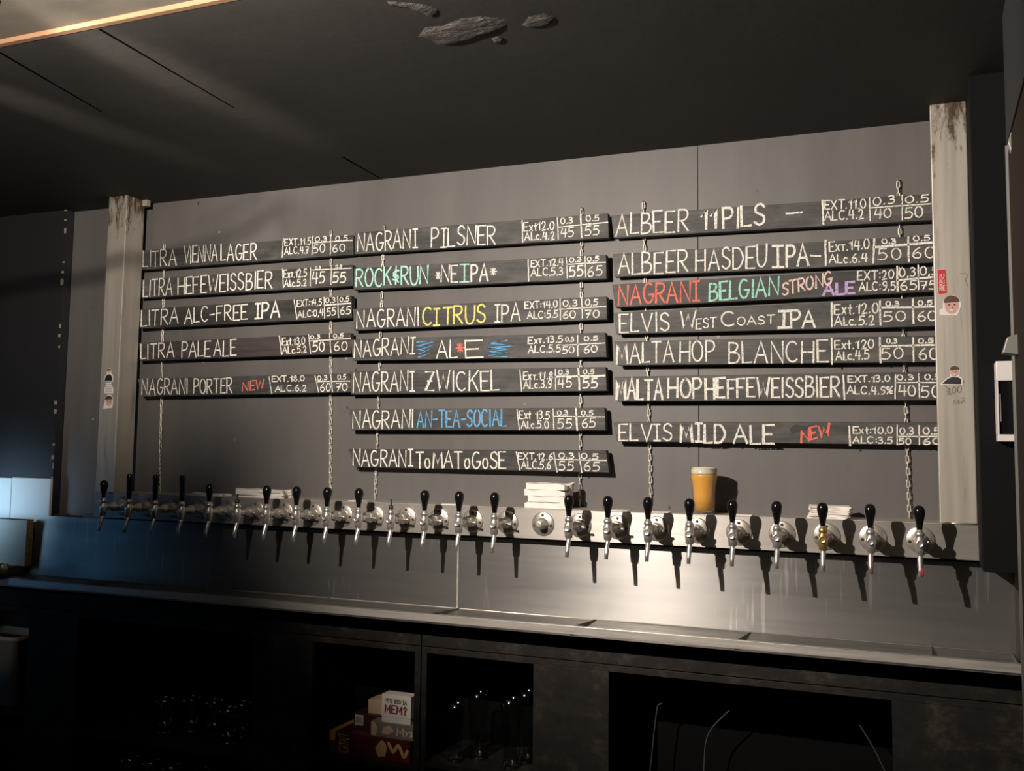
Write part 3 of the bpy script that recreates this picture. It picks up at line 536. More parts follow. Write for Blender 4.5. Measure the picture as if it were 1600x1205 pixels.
# ------------------------------------------------------------------ chains
def link_mesh():
    mb = MB(); pts_ = []; hl, hw = .0085, .0042
    for k in range(9): a = math.pi*k/8; pts_.append((hw*math.cos(a), 0, hl+hw*math.sin(a)))
    for k in range(9): a = math.pi+math.pi*k/8; pts_.append((hw*math.cos(a), 0, -hl+hw*math.sin(a)))
    return mb.tube(pts_, .0015, 6, True)
chains = [((257, 382), (249, 774), 'behind the left ends of the left column planks'), ((517, 361), (516, 769), 'behind the right ends of the left column planks'),
          ((600, 354), (586, 781), 'behind the left ends of the middle column planks'), ((909, 327), (906, 790), 'behind the right ends of the middle column planks'),
          ((1005, 317), (1017, 781), 'behind the left ends of the right column planks'), ((1403, 284), (1421, 812), 'behind the right ends of the right column planks')]
YCH = .1535; first_link = None
for a, b, wh in chains:
    A, B = Vector(at(*a, Y=YCH)), Vector(at(*b, Y=YCH)); A.y = B.y = YCH; B.z = max(B.z, ZT+.004)
    t = thing('hanging_chain', 'thin zinc chain hanging on the wall '+wh, 'chain', A, 'chains that carry the menu planks')
    n = int((A-B).length/.0195); d = (B-A)/n; tilt = math.atan2(d.x, -d.z)
    for k in range(n):
        if first_link is None:
            o = link_mesh().build('chain_link', M['chain']); o.parent = t; first_link = o
        else: o = first_link.copy(); COL.objects.link(o); o.parent = t
        o.location = d*(k+.5); o.rotation_euler = (0, tilt, math.pi/2 if k % 2 else random.uniform(-.25, .25))
    MB().tube([A+Vector((0, .012, .006)), A+Vector((0, -.004, .006)), A+Vector((0, -.006, -.002)), A+Vector((0, -.002, -.004))], .0018, 6).build('wall_hook', M['chrome_dull'], t)

# ------------------------------------------------------------------ taps
TS, TX0, TZ, TY = .136, -.1843, 1.2272, -.1176
def make_tap(loc, label, knob='ball', body='chrome', nozzle='chrome', red_refl=False):
    t = thing('beer_tap', label, 'beer tap', loc, 'beer taps along the steel beam'); o = Vector(loc)
    def v(x, y, z): return o+Vector((x, y, z))
    MB().lathe([(.0415, 0), (.0415, .003), (.039, .005), (.018, .006)], v(0, 0, 0), (0, -1, 0), 36).build('flange', M['flange'], t)
    for a in (90, 210-20, 330+20):
        MB().lathe([(.0052, 0), (.0052, .002), (.003, .004)], v(.03*math.cos(math.radians(a)), -.0045, .03*math.sin(math.radians(a))), (0, -1, 0), 10).build('screw', M['screw'], t)
    if knob == 'none_flange':
        MB().lathe([(.021, .004), (.021, .012), (.0165, .012), (.0165, .03), (.0145, .032), (.0145, .045), (.012, .048), (.006, .048)], v(0, 0, 0), (0, -1, 0), 20).build('threaded_nipple', M['chrome_dull'], t)
        return t
    mb = MB()
    mb.lathe([(.021, .005), (.021, .014), (.0165, .017), (.0165, .034)], v(0, 0, 0), (0, -1, 0), 24)
    mb.lathe([(.0205, .034), (.0205, .05)], v(0, 0, 0), (0, -1, 0), 6, smooth=False)
    mb.lathe([(.017, .05), (.0185, .058), (.0185, .066), (.0125, .073), (.0105, .085), (.0125, .1), (.013, .112)], v(0, 0, 0), (0, -1, 0), 24)
    mb.build('shank', M['chrome_dull'], t)
    MB().tube([v(.014, -.058, 0), v(.026, -.058, -.001), v(.036, -.058, -.002), v(.039, -.058, -.002)], [.0042, .0034, .0046, .003], 10).build('flow_lever', M['chrome'], t)
    yb = TY
    mb = MB()
    mb.lathe([(.0085, -.036), (.0125, -.033), (.0135, -.02), (.0145, -.014), (.0145, .012), (.0115, .015), (.0115, .02), (.0135, .0215), (.0135, .03), (.0105, .033), (.0085, .036), (.007, .043)], v(0, yb, 0), (0, 0, 1), 24)
    mb.lathe([(.011, .008), (.011, .0195), (.0085, .0205), (.006, .018), (.004, .018)], v(0, yb, -.001), (0, -1, 0), 20)
    mb.build('tap_body', M[body], t)
    MB().tube([v(0, yb, -.03), v(0, yb-.001, -.045), v(0, yb-.007, -.058), v(0, yb-.013, -.075), v(0, yb-.017, -.096)], [.0075, .0082, .0078, .0068, .0062], 16).build('spout', M[nozzle], t)
    if red_refl:
        MB().tube([v(.0042, yb-.0145, -.07), v(.0042, yb-.0165, -.085), v(.004, yb-.0185, -.0965)], .0032, 8).build('red_reflection', M['red_glint'], t)  # raised strip shaped as the red reflection along the spout
    if knob == 'ball':
        mb = MB().lathe([(.0075, .04), (.0085, .046), (.0095, .056), (.0115, .066), (.0145, .078), (.0163, .087), (.0168, .094), (.0155, .102), (.0115, .109), (.006, .1125), (.001, .113)], v(0, yb, -.003), (0, 0, 1), 24)
        mb.build('knob', M['bakelite'], t)
    elif knob == 'slim':
        MB().lathe([(.007, .03), (.0095, .04), (.0115, .075), (.0125, .11), (.0125, .132), (.010, .138), (.003, .14)], v(0, yb, 0), (0, 0, 1), 20).build('handle', M['bakelite'], t)
    else:
        MB().lathe([(.0085, .036), (.0085, .05), (.006, .051), (.0028, .051), (.0028, .074)], v(0, yb, 0), (0, 0, 1), 14).build('bare_stem', M['screw'], t)
    return t
ORD = ['', 'first', 'second', 'third', 'fourth', 'fifth', 'sixth', 'seventh', 'eighth', 'ninth', 'tenth', 'eleventh', 'twelfth', 'thirteenth', 'fourteenth', 'fifteenth', 'sixteenth', 'seventeenth', 'eighteenth', 'nineteenth', 'twentieth', 'twenty-first', 'twenty-second', 'twenty-third', 'last']
proto = {}
for i in range(1, 25):
    loc = (TX0+TS*(i-1), 0, TZ); kind = 'ball'; kw = {}
    if i in (2, 3, 4): kind = 'slim'; lab = 'chrome tap with a slim black handle, %s tap from the left post' % ORD[i]
    elif i in (6, 11): kind = 'bare'; lab = 'chrome tap with a bare stem and no knob, %s from left' % ORD[i]
    elif i == 15: kind = 'none_flange'; lab = 'bare steel flange with a threaded nipple and no tap'
    elif i == 22: kw = dict(body='brass'); lab = 'tap with a brass body and black knob in front of the right napkin stack'
    elif i == 23: kw = dict(nozzle='chrome_red_refl'); lab = 'chrome tap with painted red reflection on spout, second from the right end of the beam'
    elif i == 24: kw = dict(nozzle='chrome', red_refl=True); lab = 'chrome tap with a painted red reflection on its spout, last at the right post'
    elif i == 1: lab = 'chrome tap with black knob, first at the left post'
    elif i == 16: lab = 'chrome tap with black knob, just right of the flange without a tap'
    elif i == 14: lab = 'chrome tap with black knob, just left of the flange without a tap'
    elif i == 19: lab = 'chrome tap with black knob right in front of the beer glass'
    elif i > 12: lab = 'chrome tap with black knob, %s from the right end of the beam' % ORD[25-i]
    else: lab = 'chrome tap with black knob, %s from the left end of the beam' % ORD[i]
    key = (kind, tuple(kw.items()))
    if key in proto: t = dup(proto[key]); t.location = loc; t['label'] = lab
    else: t = proto[key] = make_tap(loc, lab, kind, **kw)

# ------------------------------------------------------------------ things on the beam
def napkin(cx, cy, z, w_, d_, h, rot, seed, label, group):
    r = random.Random(seed); nx, ny = 14, 6; top = []; bot = []
    ph = [r.uniform(0, 6.28) for _ in range(4)]
    ca, sa = math.cos(rot), math.sin(rot)
    def place(u, v_, zz): x = u*w_/2; y = v_*d_/2; return (cx+x*ca-y*sa, cy+x*sa+y*ca, zz)
    for j in range(ny+1):
        for i in range(nx+1):
            u = -1+2*i/nx; v_ = -1+2*j/ny; e = 1-max(abs(u), abs(v_))**6*.5
            wv = .6*h*math.sin(4*u+ph[0])*math.cos(2*v_+ph[1])*(.25+abs(u)**2)
            uu = u*(1+.06*math.sin(5*v_+ph[2])); vv = v_*(1+.07*math.sin(6*u+ph[3]))
            top.append(place(uu, vv, z+h*(.92+.1*e)+wv*.5)); bot.append(place(uu*.99, vv*.97, z+h*.03*(1-e)+max(0, wv)*.05))
    n = (nx+1)*(ny+1); fs = []
    for j in range(ny):
        for i in range(nx):
            a = j*(nx+1)+i; fs.append((a, a+1, a+nx+2, a+nx+1)); fs.append((a+n, a+n+nx+1, a+n+nx+2, a+n+1))
    ring = [i for i in range(nx+1)]+[j*(nx+1)+nx for j in range(1, ny+1)]+[ny*(nx+1)+i for i in range(nx-1, -1, -1)]+[j*(nx+1) for j in range(ny-1, 0, -1)]
    for k in range(len(ring)): a, b = ring[k], ring[(k+1) % len(ring)]; fs.append((a, b, b+n, a+n))
    mb = MB().add(top+bot, fs, False); o = mb.build('folded_napkin', M['napkin'], None, origin=(cx, cy, z)); tag(o, label, 'napkin', group)
def stack(pxl, pxr, ybot, ytop, n, what, group, depth=.085, seed=0, cy=.055, jit=.008):
    A, B, T = at(pxl, ybot, Y=cy-depth/2), at(pxr, ybot, Y=cy-depth/2), at(pxl, ytop, Y=cy-depth/2)
    z = ZT; H = T[2]-ZT; h = H/n; r = random.Random(seed)
    names = {1: ['only'], 3: ['bottom', 'middle', 'top'], 4: ['bottom', 'second lowest', 'second highest', 'topmost'], 6: ['bottom', 'second from bottom', 'third from bottom', 'third from top', 'second from top', 'topmost']}[n]
    for k in range(n):
        napkin((A[0]+B[0])/2+r.uniform(-jit, jit), cy+r.uniform(-.004, .004), z, (B[0]-A[0])*r.uniform(.92, 1.0), depth, h*.985, r.uniform(-.13, .13), seed*10+k,
               ('folded white napkin, %s one of the stack %s' % (names[k], what)) if n > 1 else 'lone flat folded white napkin '+what, group if n > 1 else None)
        z += h
stack(369, 440, 781, 764, 3, 'behind the sixth and seventh taps', 'napkins in the left stack', seed=1)
stack(277, 345, 778, 770.5, 1, 'behind the fourth tap from the left', None, seed=2)
stack(820, 884, 795, 755, 4, 'above the flange without a tap', 'napkins in the middle stack', seed=3, jit=.006)
stack(1264, 1328, 814, 790, 6, 'near the right post', 'napkins in the right stack', seed=4, jit=.004)
for px_, wh in ((970, 'behind the seventeenth tap'), (1034, 'just left of the beer glass'), (1162, 'just right of the beer glass'), (560, 'behind the ninth and tenth taps'), (706, 'behind the twelfth and thirteenth taps')):
    p = at(px_, 800, Y=.05)
    tag(MB().box(p[0]-.03, p[0]+.03, .02, .075, ZT, ZT+.0022).build('paper_coaster', M['paper'], None, origin=(p[0], .05, ZT)), 'thin white paper coaster lying on the beam '+wh, 'coaster', 'coasters on the beam')
gx = at(1100, 801, Y=.05)[0]; G0 = (gx, .05, ZT)
t = thing('beer_glass', 'pint glass full of hazy orange beer standing on the steel beam', 'glass', G0)
outer = [(.034, 0), (.0358, .002), (.0358, .012), (.0372, .06), (.0395, .09), (.042, .105), (.0452, .118), (.0455, .126), (.0443, .135), (.0448, .152)]
MB().lathe(outer+[(r-.0016, h) for r, h in reversed(outer[3:])]+[(.0345, .011), (.001, .010)], G0, n=48, cap=False).build('glass_wall', M['glass'], t)
inn = [(.001, .0105), (.0335, .0115)]+[(r-.0019, h) for r, h in outer[3:-2]]
MB().lathe(inn+[(.0424, .131)], G0, n=48).build('beer', M['beer'], t)
MB().lathe([(.0424, .1312), (.0424, .136), (.0428, .149), (.040, .1525), (.02, .1545), (.001, .155)], G0, n=48).build('foam', M['foam'], t)

# ------------------------------------------------------------------ steel backsplash with drip tray
YS = .05; YL = -.235; ZBS = .903
xsl, xsr = at(58, 806, Y=YS)[0], at(1596, 960, Y=YS)[0]
dt = thing('drip_tray', 'long scratched steel backsplash and drip tray below the beer taps', 'drip tray', (1.4, YL, .87))
xm = at(716, 900, Y=YS)[0]
zt_s = 1.163
MB().prism([(xsl, YS, zt_s), (xm-.001, YS, zt_s), (xm-.001, YS-.004, ZBS), (xsl-.012, YS-.012, ZBS)], (0, .004, 0)).build('back_sheet', M['splash'], dt)
MB().prism([(xm+.001, YS, zt_s), (xsr, YS, zt_s), (xsr, YS-.004, ZBS), (xm+.001, YS-.004, ZBS)], (0, .004, 0)).build('back_sheet', M['splash'], dt)
MB().box(xm-.003, xm+.003, YS-.0055, YS-.003, ZBS, zt_s).build('joint_strip', M['lip'], dt)
MB().tube([(xsl, YS-.006, ZBS+.001), (xsr, YS-.006, ZBS+.001)], .002, 6).build('fold_line', M['lip'], dt)
MB().prism([(xsl-.03, YS, ZBS), (xsr, YS, ZBS), (xsr, YL+.004, .896), (xsl-.03, YL+.004, .896)], (0, 0, -.002)).build('tray_floor', M['tray'], dt)
xle, xre = at(0, 917, Y=YL)[0]-.3, at(1596, 1045, Y=YL)[0]
mb = MB().box(xle+.35, xre, YL-.003, YL+.003, .901, .9265); mb.box(xle+.35, xre, YL-.003, YL+.012, .9245, .9265); mb.build('front_lip', M['lip'], dt, .001)
for px_, py_ in ((190, 909), (515, 937), (717, 948), (931, 966), (1172, 987), (1455, 1009), (1580, 1020)):
    X_ = at(px_, py_, Y=YS-.008)[0]
    MB().prism([(X_, YS-.008, ZBS+.003), (X_, YL+.006, .923), (X_, YL+.006, .897), (X_, YS-.008, ZBS-.002)], (.002, 0, 0)).build('tray_web', M['tray'], dt)
tag(MB().box(xsl+.1, xsl+.24, YS+.006, YS+.03, zt_s-.012, zt_s+.006).box(xsl+.15, xsl+.165, YS+.004, YS+.032, zt_s-.02, zt_s+.012).build('wood_batten', M['pine'], None, origin=(xsl+.17, .07, zt_s)), 'short raw wood batten behind the left end of the steel backsplash', 'wood strip')

# ------------------------------------------------------------------ back counter cabinets
YC = -.15
def cx(px_, py_=1080): return at(px_, py_, Y=YC)[0]
ztop = .868; zap = at(662, 1010, Y=YC)[2]; zop = at(649, 1017.5, Y=YC)[2]-.003; zsh = at(109, 1141, Y=YC)[2]; zsh2 = at(560, 1189, Y=YC)[2]
TH = .018; YBK = .16
def cabinet(label, xa, xb, stiles, shelves):
    t = thing('back_bar_cabinet', label, 'cabinet', ((xa+xb)/2, YC, 0))
    MB().box(xa, xb, YC, YC+TH, zap+.0015, ztop).build('apron', M['laminate'], t, .001)
    MB().box(xa, xb, YC-.001, YC+TH, zop, zap-.0015).build('rail', M['laminate'], t, .001)
    for a, b in stiles:
        MB().box(a, b, YC, YC+TH, 0.005, zop-.0005).build('front_panel', M['laminate'], t, .001)
        for s_ in (a, b):
            q0 = s_ if s_ == a else s_-TH
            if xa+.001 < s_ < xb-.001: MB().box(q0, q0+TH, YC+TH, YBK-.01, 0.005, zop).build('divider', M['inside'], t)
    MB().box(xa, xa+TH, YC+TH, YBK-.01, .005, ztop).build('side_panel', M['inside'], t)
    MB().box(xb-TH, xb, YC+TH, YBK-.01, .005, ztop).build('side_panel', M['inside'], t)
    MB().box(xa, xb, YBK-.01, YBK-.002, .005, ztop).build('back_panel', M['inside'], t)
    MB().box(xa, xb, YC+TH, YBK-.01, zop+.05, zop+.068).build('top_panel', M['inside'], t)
    for a, b, z in shelves: MB().box(a, b, YC+.004, YBK-.01, z-TH, z).build('shelf', M['laminate'], t, .001)
    return t
xL = cx(40)-.75; xs = cx(657)
cabinet('dark mottled back bar cabinet, left unit with board games and tumblers', xL, xs-.002, [(xL, xL+.1), (cx(40), cx(117)), (cx(393), cx(486)), (cx(647), xs-.002)], [(xL+.1, cx(40), at(20, 1112, Y=YC)[2]), (cx(117), cx(393), zsh), (cx(486), cx(647), zsh2)])
xR = xsr+.02
cabinet('dark mottled back bar cabinet, right unit with tall beer glasses and hoses', xs+.002, xR, [(xs+.002, cx(666)), (cx(833), cx(951)), (cx(1394, 1140), xR)], [(cx(666), cx(833), at(750, 1204, Y=YC)[2])])

# ------------------------------------------------------------------ glasses in the cabinets
def tumbler(loc, label, kind, group, s=1.0):
    t = thing('beer_glass', label, 'glass', loc, group)
    if kind == 'pint': pr = [(.03, 0), (.031, .002), (.0315, .02), (.0345, .07), (.038, .098), (.041, .112), (.041, .12), (.04, .128), (.0405, .145)]
    else: pr = [(.033, 0), (.034, .004), (.031, .012), (.024, .03), (.0235, .045), (.027, .09), (.034, .15), (.0375, .185), (.037, .205), (.0345, .235)]
    pr = [(r*s, h*s) for r, h in pr]
    MB().lathe(pr+[(r-.002, h) for r, h in reversed(pr[2:])]+[(.001, pr[2][1])], loc, n=28, cap=False).build('bowl', M['glass_dim'], t)
    MB().lathe([(.001, .001), (pr[1][0]-.001, .0012), (pr[2][0]-.003, pr[2][1]-.002), (.001, pr[2][1]-.003)], loc, n=28, cap=False).build('thick_base', M['glass_dim'], t)
    return t
GP = 'tumblers on the left cabinet shelf'
for k, (px_, yy) in enumerate(((256, -.04), (298, .02), (334, .03), (356, -.05), (378, .04))):
    p = at(px_, 1140, Y=yy); tumbler((p[0], yy, zsh), 'clear beer tumbler on the left cabinet shelf, %s from left' % ORD[k+1], 'pint', GP)
zlow = at(250, 1205, Y=YC)[2]-.06
for k, (px_, yy) in enumerate(((203, -.08), (236, -.08), (268, -.09), (310, -.08), (340, -.03))):
    p = at(px_, 1190, Y=yy); tumbler((p[0], yy, zlow-.075), 'clear beer glass below the left cabinet shelf, %s from left, only its rim showing' % ORD[k+1], 'pint', 'glasses below the left cabinet shelf', 1.0)
cabL = [o for o in bpy.data.objects if o.name == 'back_bar_cabinet'][0]
MB().box(cx(117), cx(393), YC+.004, YBK-.01, zlow-.075-TH, zlow-.075).build('shelf', M['laminate'], cabL)
zgl = at(750, 1204, Y=YC)[2]
for k, (px_, yy, hh, lab) in enumerate(((712, -.09, .84, 'short clear beer glass at the left of the right cabinet opening'), (747, -.03, .98, 'tall clear beer glass with a flared rim, second in the right cabinet opening'), (798, -.08, 1.0, 'tall clear wheat beer glass, third in the right cabinet opening'), (822, .0, 1.05, 'tall clear wheat beer glass in the back right corner of the opening'))):
    p = at(px_, 1150, Y=yy); tumbler((p[0], yy, zgl), lab, 'weizen', 'tall glasses in the right cabinet', hh)

# ------------------------------------------------------------------ board games
def quadbox(A, B, depth, h): pass
def game(name, label, front, depth, z0, mat_front, Yf):
    """front = (xl, xr, ytop px) on plane Yf; returns thing and its box extents"""
    xa, xb, zt_ = at(front[0], front[2], Y=Yf)[0], at(front[1], front[2], Y=Yf)[0], at((front[0]+front[1])/2, front[2], Y=Yf)[2]
    t = thing(name, label, 'board game', ((xa+xb)/2, Yf, z0), 'board games in the cabinet')
    return t, xa, xb, zt_
Mred = mat('dark_red_box_print', (.1, .012, .012), .5); n_ = noise(Mred, (9, 9, 14), 1, 4)
setcol(Mred, ramp(Mred, n_, [(.35, (.07, .006, .012)), (.55, (.12, .014, .012)), (.8, (.2, .06, .015))]))
Myel = mat('yellow_box_print', (.75, .42, .08), .5); Mcream = mat('cream_box_card', (.62, .47, .3), .7); Mw = mat('white_box_card', (.82, .78, .72), .5)
Mdk = mat('dark_red_box_side', (.07, .018, .02), .5); Mgrey = mat('grey_print', (.22, .19, .16), .6); Mink = mat('dark_red_ink', (.22, .01, .04), .6); Mgreen = mat('dark_green_ink', (.05, .07, .03), .6)
Mgold = mat('gold_print', (.72, .5, .2), .5); Mbrown = mat('brown_print', (.12, .05, .02), .6)
nf = (0, -1, 0)
def ptx(t, x0, x1, z0, z1, Yf):
    return lambda u, v: Vector((x0+(x1-x0)*u, Yf, z0+(z1-z0)*v))
# big red box
Yf = -.11; t, xa, xb, zt_ = game('board_game_box', 'large dark red board game box at the bottom of the pile', (516, 641, 1144), .2, zsh2, Mred, Yf)
xb = min(xb, cx(647)-.022); zt_ = zsh2+.078
MB().box(xa, xb, Yf, Yf+.24, zsh2, zt_).build('box_body', Mred, t, .002)
MB().box(xa-.001, xa+.022, Yf-.0008, Yf+.241, zsh2+.044, zt_+.0006).build('yellow_corner', Myel, t)
F = ptx(t, xa, xb, zsh2, zt_, Yf)
mb = MB(); letter_run(mb, 'CATAN', F(.24, .12), F(.24, .88), F(.12, .12)-F(.24, .12), .003, nf, .0012, 0); mb.build('box_lettering', Mgold, t)
mb = MB()
for st in (smooth([(.62, .12), (.58, .5), (.66, .88), (.72, .6), (.7, .2)]),): mb.add([F(*p)+Vector((0, -.001, 0)) for p in st], [tuple(range(len(st)))])
mb.build('gold_patch', Mgold, t)
mb = MB(); ribbon(mb, [F(*p) for p in smooth([(.74, .8), (.8, .45), (.86, .75), (.93, .3), (.97, .55)])], .012, nf, .0012); ribbon(mb, [F(*p) for p in smooth([(.1, .95), (.14, .6), (.12, .2)])], .003, nf, .0012); mb.build('scroll_print', Mgold, t)
# dark red middle box with label
Yf2 = -.045; xa2, xb2 = at(553, 1120, Y=Yf2)[0], at(600, 1120, Y=Yf2)[0]
t = thing('board_game_box', 'dark red game box with a white barcode label, lying behind the grey box', 'board game', ((xa2+xb2)/2, Yf2, zt_), 'board games in the cabinet')
z2 = zt_+.055; MB().box(xa2, xb2+.05, Yf2, Yf2+.16, zt_, z2).build('box_body', Mdk, t, .0015)
lx0, lx1 = at(555, 1120, Y=Yf2)[0], at(568, 1120, Y=Yf2)[0]
MB().box(lx0, lx1, Yf2-.0012, Yf2, zt_+.012, z2-.006).build('barcode_label', Mw, t)
mb = MB()
for k in range(9):
    x_ = lx0+.003+(lx1-lx0-.006)*k/9; mb.box(x_, x_+.0012, Yf2-.0016, Yf2-.001, zt_+.018, z2-.012)
mb.build('barcode', M['black'], t)
# grey box
Yf3 = -.105; xa3 = at(580, 1135, Y=Yf3)[0]; xb3 = cx(647)-.024
t = thing('board_game_box', 'long grey printed game box on top of the large red box', 'board game', ((xa3+xb3)/2, Yf3, zt_), 'board games in the cabinet')
z3 = zt_+.052; MB().box(xa3, xb3, Yf3, Yf3+.055, zt_, z3).build('box_body', Mgrey, t, .0015)
F = ptx(t, xa3, xb3, zt_, z3, Yf3)
mb = MB(); mb.add([F(*p)+Vector((0, -.001, 0)) for p in ((.0, .05), (.12, .05), (.16, .6), (.08, .95), (.0, .95))], [(0, 1, 2, 3, 4)]); mb.add([F(*p)+Vector((0, -.001, 0)) for p in ((.25, .3), (.4, .2), (.55, .5), (.45, .85), (.3, .7))], [(0, 1, 2, 3, 4)]); mb.build('pale_print', Mcream, t)
mb = MB(); letter_run(mb, 'Муз', F(.62, .25), F(.98, .25), F(.62, .78)-F(.62, .25), .0035, nf, .0012, 0); mb.build('box_lettering', Mw, t)
# small cream box and white box
Yf4 = -.03; xa4, xb4 = at(575, 1110, Y=Yf4)[0], at(600, 1110, Y=Yf4)[0]
t = tag(MB().box(xa4, xb4+.03, Yf4, Yf4+.08, z2, z2+.05).build('card_game_box', Mcream, None, .0015, origin=(xa4, Yf4, z2)), 'small plain cream card box beside the white box', 'board game', 'board games in the cabinet')
Yf5 = -.1; xa5, xb5 = at(597, 1100, Y=Yf5)[0], at(642, 1100, Y=Yf5)[0]; xb5 = min(xb5, cx(647)-.022)
t = thing('card_game_box', 'white card game box with dark red МЕМ lettering on top of the pile', 'board game', ((xa5+xb5)/2, Yf5, z3), 'board games in the cabinet')
z5 = z3+.098
MB().box(xa5, xb5, Yf5, Yf5+.05, z3, z3+.019).build('box_base', Mw, t, .001); MB().box(xa5-.001, xb5+.001, Yf5-.001, Yf5+.051, z3+.02, z5).build('box_lid', Mw, t, .001)
F = ptx(t, xa5, xb5, z3, z5, Yf5-.001)
mb = MB(); letter_run(mb, 'ЧТО ЭТО ЗА', F(.14, .72), F(.86, .7), F(.14, .85)-F(.14, .72), .003, nf, .0008, 0, .3); mb.build('box_lettering', Mgreen, t)
mb = MB(); letter_run(mb, 'МЕМ?', F(.12, .36), F(.86, .34), F(.12, .63)-F(.12, .36), .0055, nf, .0008, 0, .32); mb.build('box_lettering', Mink, t)

# ------------------------------------------------------------------ hoses in the right opening
for pxs, wh in ((((1034, 1100), (1028, 1103), (1025, 1120), (1020, 1165), (1014, 1225)), 'leftmost hose'), (((1148, 1100), (1140, 1110), (1114, 1136), (1103, 1160), (1100, 1200), (1099, 1230)), 'bent middle hose'), (((1333, 1112), (1337, 1123), (1360, 1160), (1381, 1202), (1392, 1235)), 'rightmost hose')):
    p = [Vector(at(*q_, Y=.02)) for q_ in pxs]; pts_ = [Vector(q_) for q_ in smooth([tuple(q_) for q_ in p], 6)]
    p0 = p[0]; tag(MB().tube(pts_+[Vector((p[-1].x, .02, .02))], .0024, 8).build('beer_hose', M['hose'], None, origin=p[-1]), 'thin pale beer hose in the dark right cabinet opening, '+wh, 'hose', 'hoses under the counter')

# ------------------------------------------------------------------ left end of the counter
Yk = -.003; A = at(38, 885, Y=Yk); B = at(38, 813, Y=Yk)
t = thing('chipboard_block', 'pale laminated chipboard block at the left end of the counter', 'wooden block', (A[0]-.15, Yk, A[2]))
MB().box(A[0]-.4, A[0], Yk, Yk+.003, A[2], B[2]).build('laminate_face', M['white_lam'], t); MB().box(A[0]-.4, A[0]+.001, Yk+.003, Yk+.036, A[2], B[2]-.001).build('chipboard_core', M['chip'], t)
MB().box(A[0]-.4, A[0]+.002, Yk-.001, Yk+.037, B[2], B[2]+.002).build('top_edge', M['black'], t)
tag(MB().box(A[0]-.55, min(A[0]+.03, xsl-.045), -.19, .04, A[2]-.03, A[2]).build('wooden_ledge', M['oldwood'], None, .002, origin=(A[0]-.2, -.1, A[2]-.03)), 'worn wooden ledge under the chipboard block at the left counter end', 'ledge')
Yq = -.15; c = at(4, 877, Y=Yq); t = thing('chrome_cap', 'round chrome cap lying on the wooden ledge at the left edge', 'cap', (c[0], Yq, A[2]))
MB().lathe([(.026, 0), (.027, .006), (.025, .02), (.018, .03), (.006, .034), (.001, .034)], (c[0], Yq, A[2]), n=28).build('dome', M['chrome'], t); MB().lathe([(.029, .0005), (.029, .005)], (c[0], Yq, A[2]), n=28, cap=False).build('rim', M['chrome_dull'], t)
pa, pb = at(80, 748, Y=.108), at(19, 748, Y=.108)
struct(MB().box(pb[0]+.002, pa[0], .106, .12, pa[2]-.2, pa[2]).box(-2.6, pb[0]-.002, .106, .12, pa[2]-.2, pa[2]-.003).build('trim_4', M['whitepanel'], None, .002))
# plastic tub
za = at(20, 1112, Y=YC)[2]; tb, tt = za, at(44, 994, Y=-.06)[2]; xrt, xrb = at(47, 1000, Y=-.06)[0]-.02, at(36, 1108, Y=-.06)[0]-.02
t = thing('plastic_tub', 'cloudy plastic tub standing in the far left cabinet opening', 'container', (xrb-.12, -.06, za))
mb = MB(); xlt = xrt-.3; xlb = xrb-.26
def ring(x0_, x1_, y0_, y1_, z, r=.025):
    out = []
    for cx_, cy_, a0 in ((x1_-r, y1_-r, 0), (x0_+r, y1_-r, 90), (x0_+r, y0_+r, 180), (x1_-r, y0_+r, 270)):
        for k in range(5): a = math.radians(a0+90*k/4); out.append((cx_+r*math.cos(a), cy_+r*math.sin(a), z))
    return out
rings = [ring(xlb, xrb, -.1, .06, tb+.001), ring(xlt+.012, xrt-.012, -.11, .07, tt-.02), ring(xlt, xrt, -.12, .08, tt-.018), ring(xlt, xrt, -.12, .08, tt), ring(xlt+.012, xrt-.012, -.11, .07, tt), ring(xlb+.005, xrb-.005, -.095, .055, tb+.005)]
n = len(rings[0]); mb.add([p for r_ in rings for p in r_], [(k*n+i, k*n+(i+1) % n, (k+1)*n+(i+1) % n, (k+1)*n+i) for k in range(len(rings)-1) for i in range(n)]+[tuple(reversed(range(n))), tuple((len(rings)-1)*n+i for i in range(n))], True)
mb.build('tub_wall', M['tub'], t)

# ------------------------------------------------------------------ right edge of the picture
t = thing('wall_dispenser', 'white wall dispenser with a dark window at the right edge', 'dispenser', (at(1573, 690, Y=-.27)[0], -.24, at(1573, 690, Y=-.3)[2]))
Yd = -.30; x0d, x1d = at(1558, 640, Y=Yd)[0], at(1600, 640, Y=Yd)[0]; z0d, z1d = at(1572, 690, Y=Yd)[2], at(1572, 564, Y=Yd)[2]; za_, zb_ = at(1572, 679, Y=Yd)[2], at(1572, 595, Y=Yd)[2]
MB().box(x0d, x1d, Yd, -.222, zb_, z1d).build('top_cover', M['plastic_white'], t, .002); MB().box(x0d, x1d, Yd, -.222, z0d, za_).build('bottom_cover', M['plastic_white'], t, .002)
MB().box(x0d, x0d+.004, Yd, -.222, za_, zb_).build('side_frame', M['plastic_white'], t); MB().box(x0d+.004, x1d, Yd+.008, -.222, za_, zb_).build('window', M['bakelite'], t)
MB().box(x0d+.005, x0d+.010, Yd+.004, Yd+.008, za_+.035, zb_-.035).build('lever', M['chrome_dull'], t)
Yt = -.62
def tx(px_, py_): return at(px_, py_, Y=Yt)
xe = at(1585, 600, Y=Yt)[0]; zlo, zhi = .2, at(1572, 228, Y=Yt)[2]
t = thing('tall_cabinet', 'tall dark brown cabinet side with a pale edge at the right edge of the photo', 'cabinet', (xe+.2, -1.0, 0))
MB().box(xe+.002, xe+.5, -1.5, Yt-.002, 0.002, zhi).build('cabinet_body', mat('dark_brown_panel', (.016, .011, .008), .7, 0, Specular_IOR_Level=.15), t, .002)
xu = at(1569, 120, Y=Yt)[0]
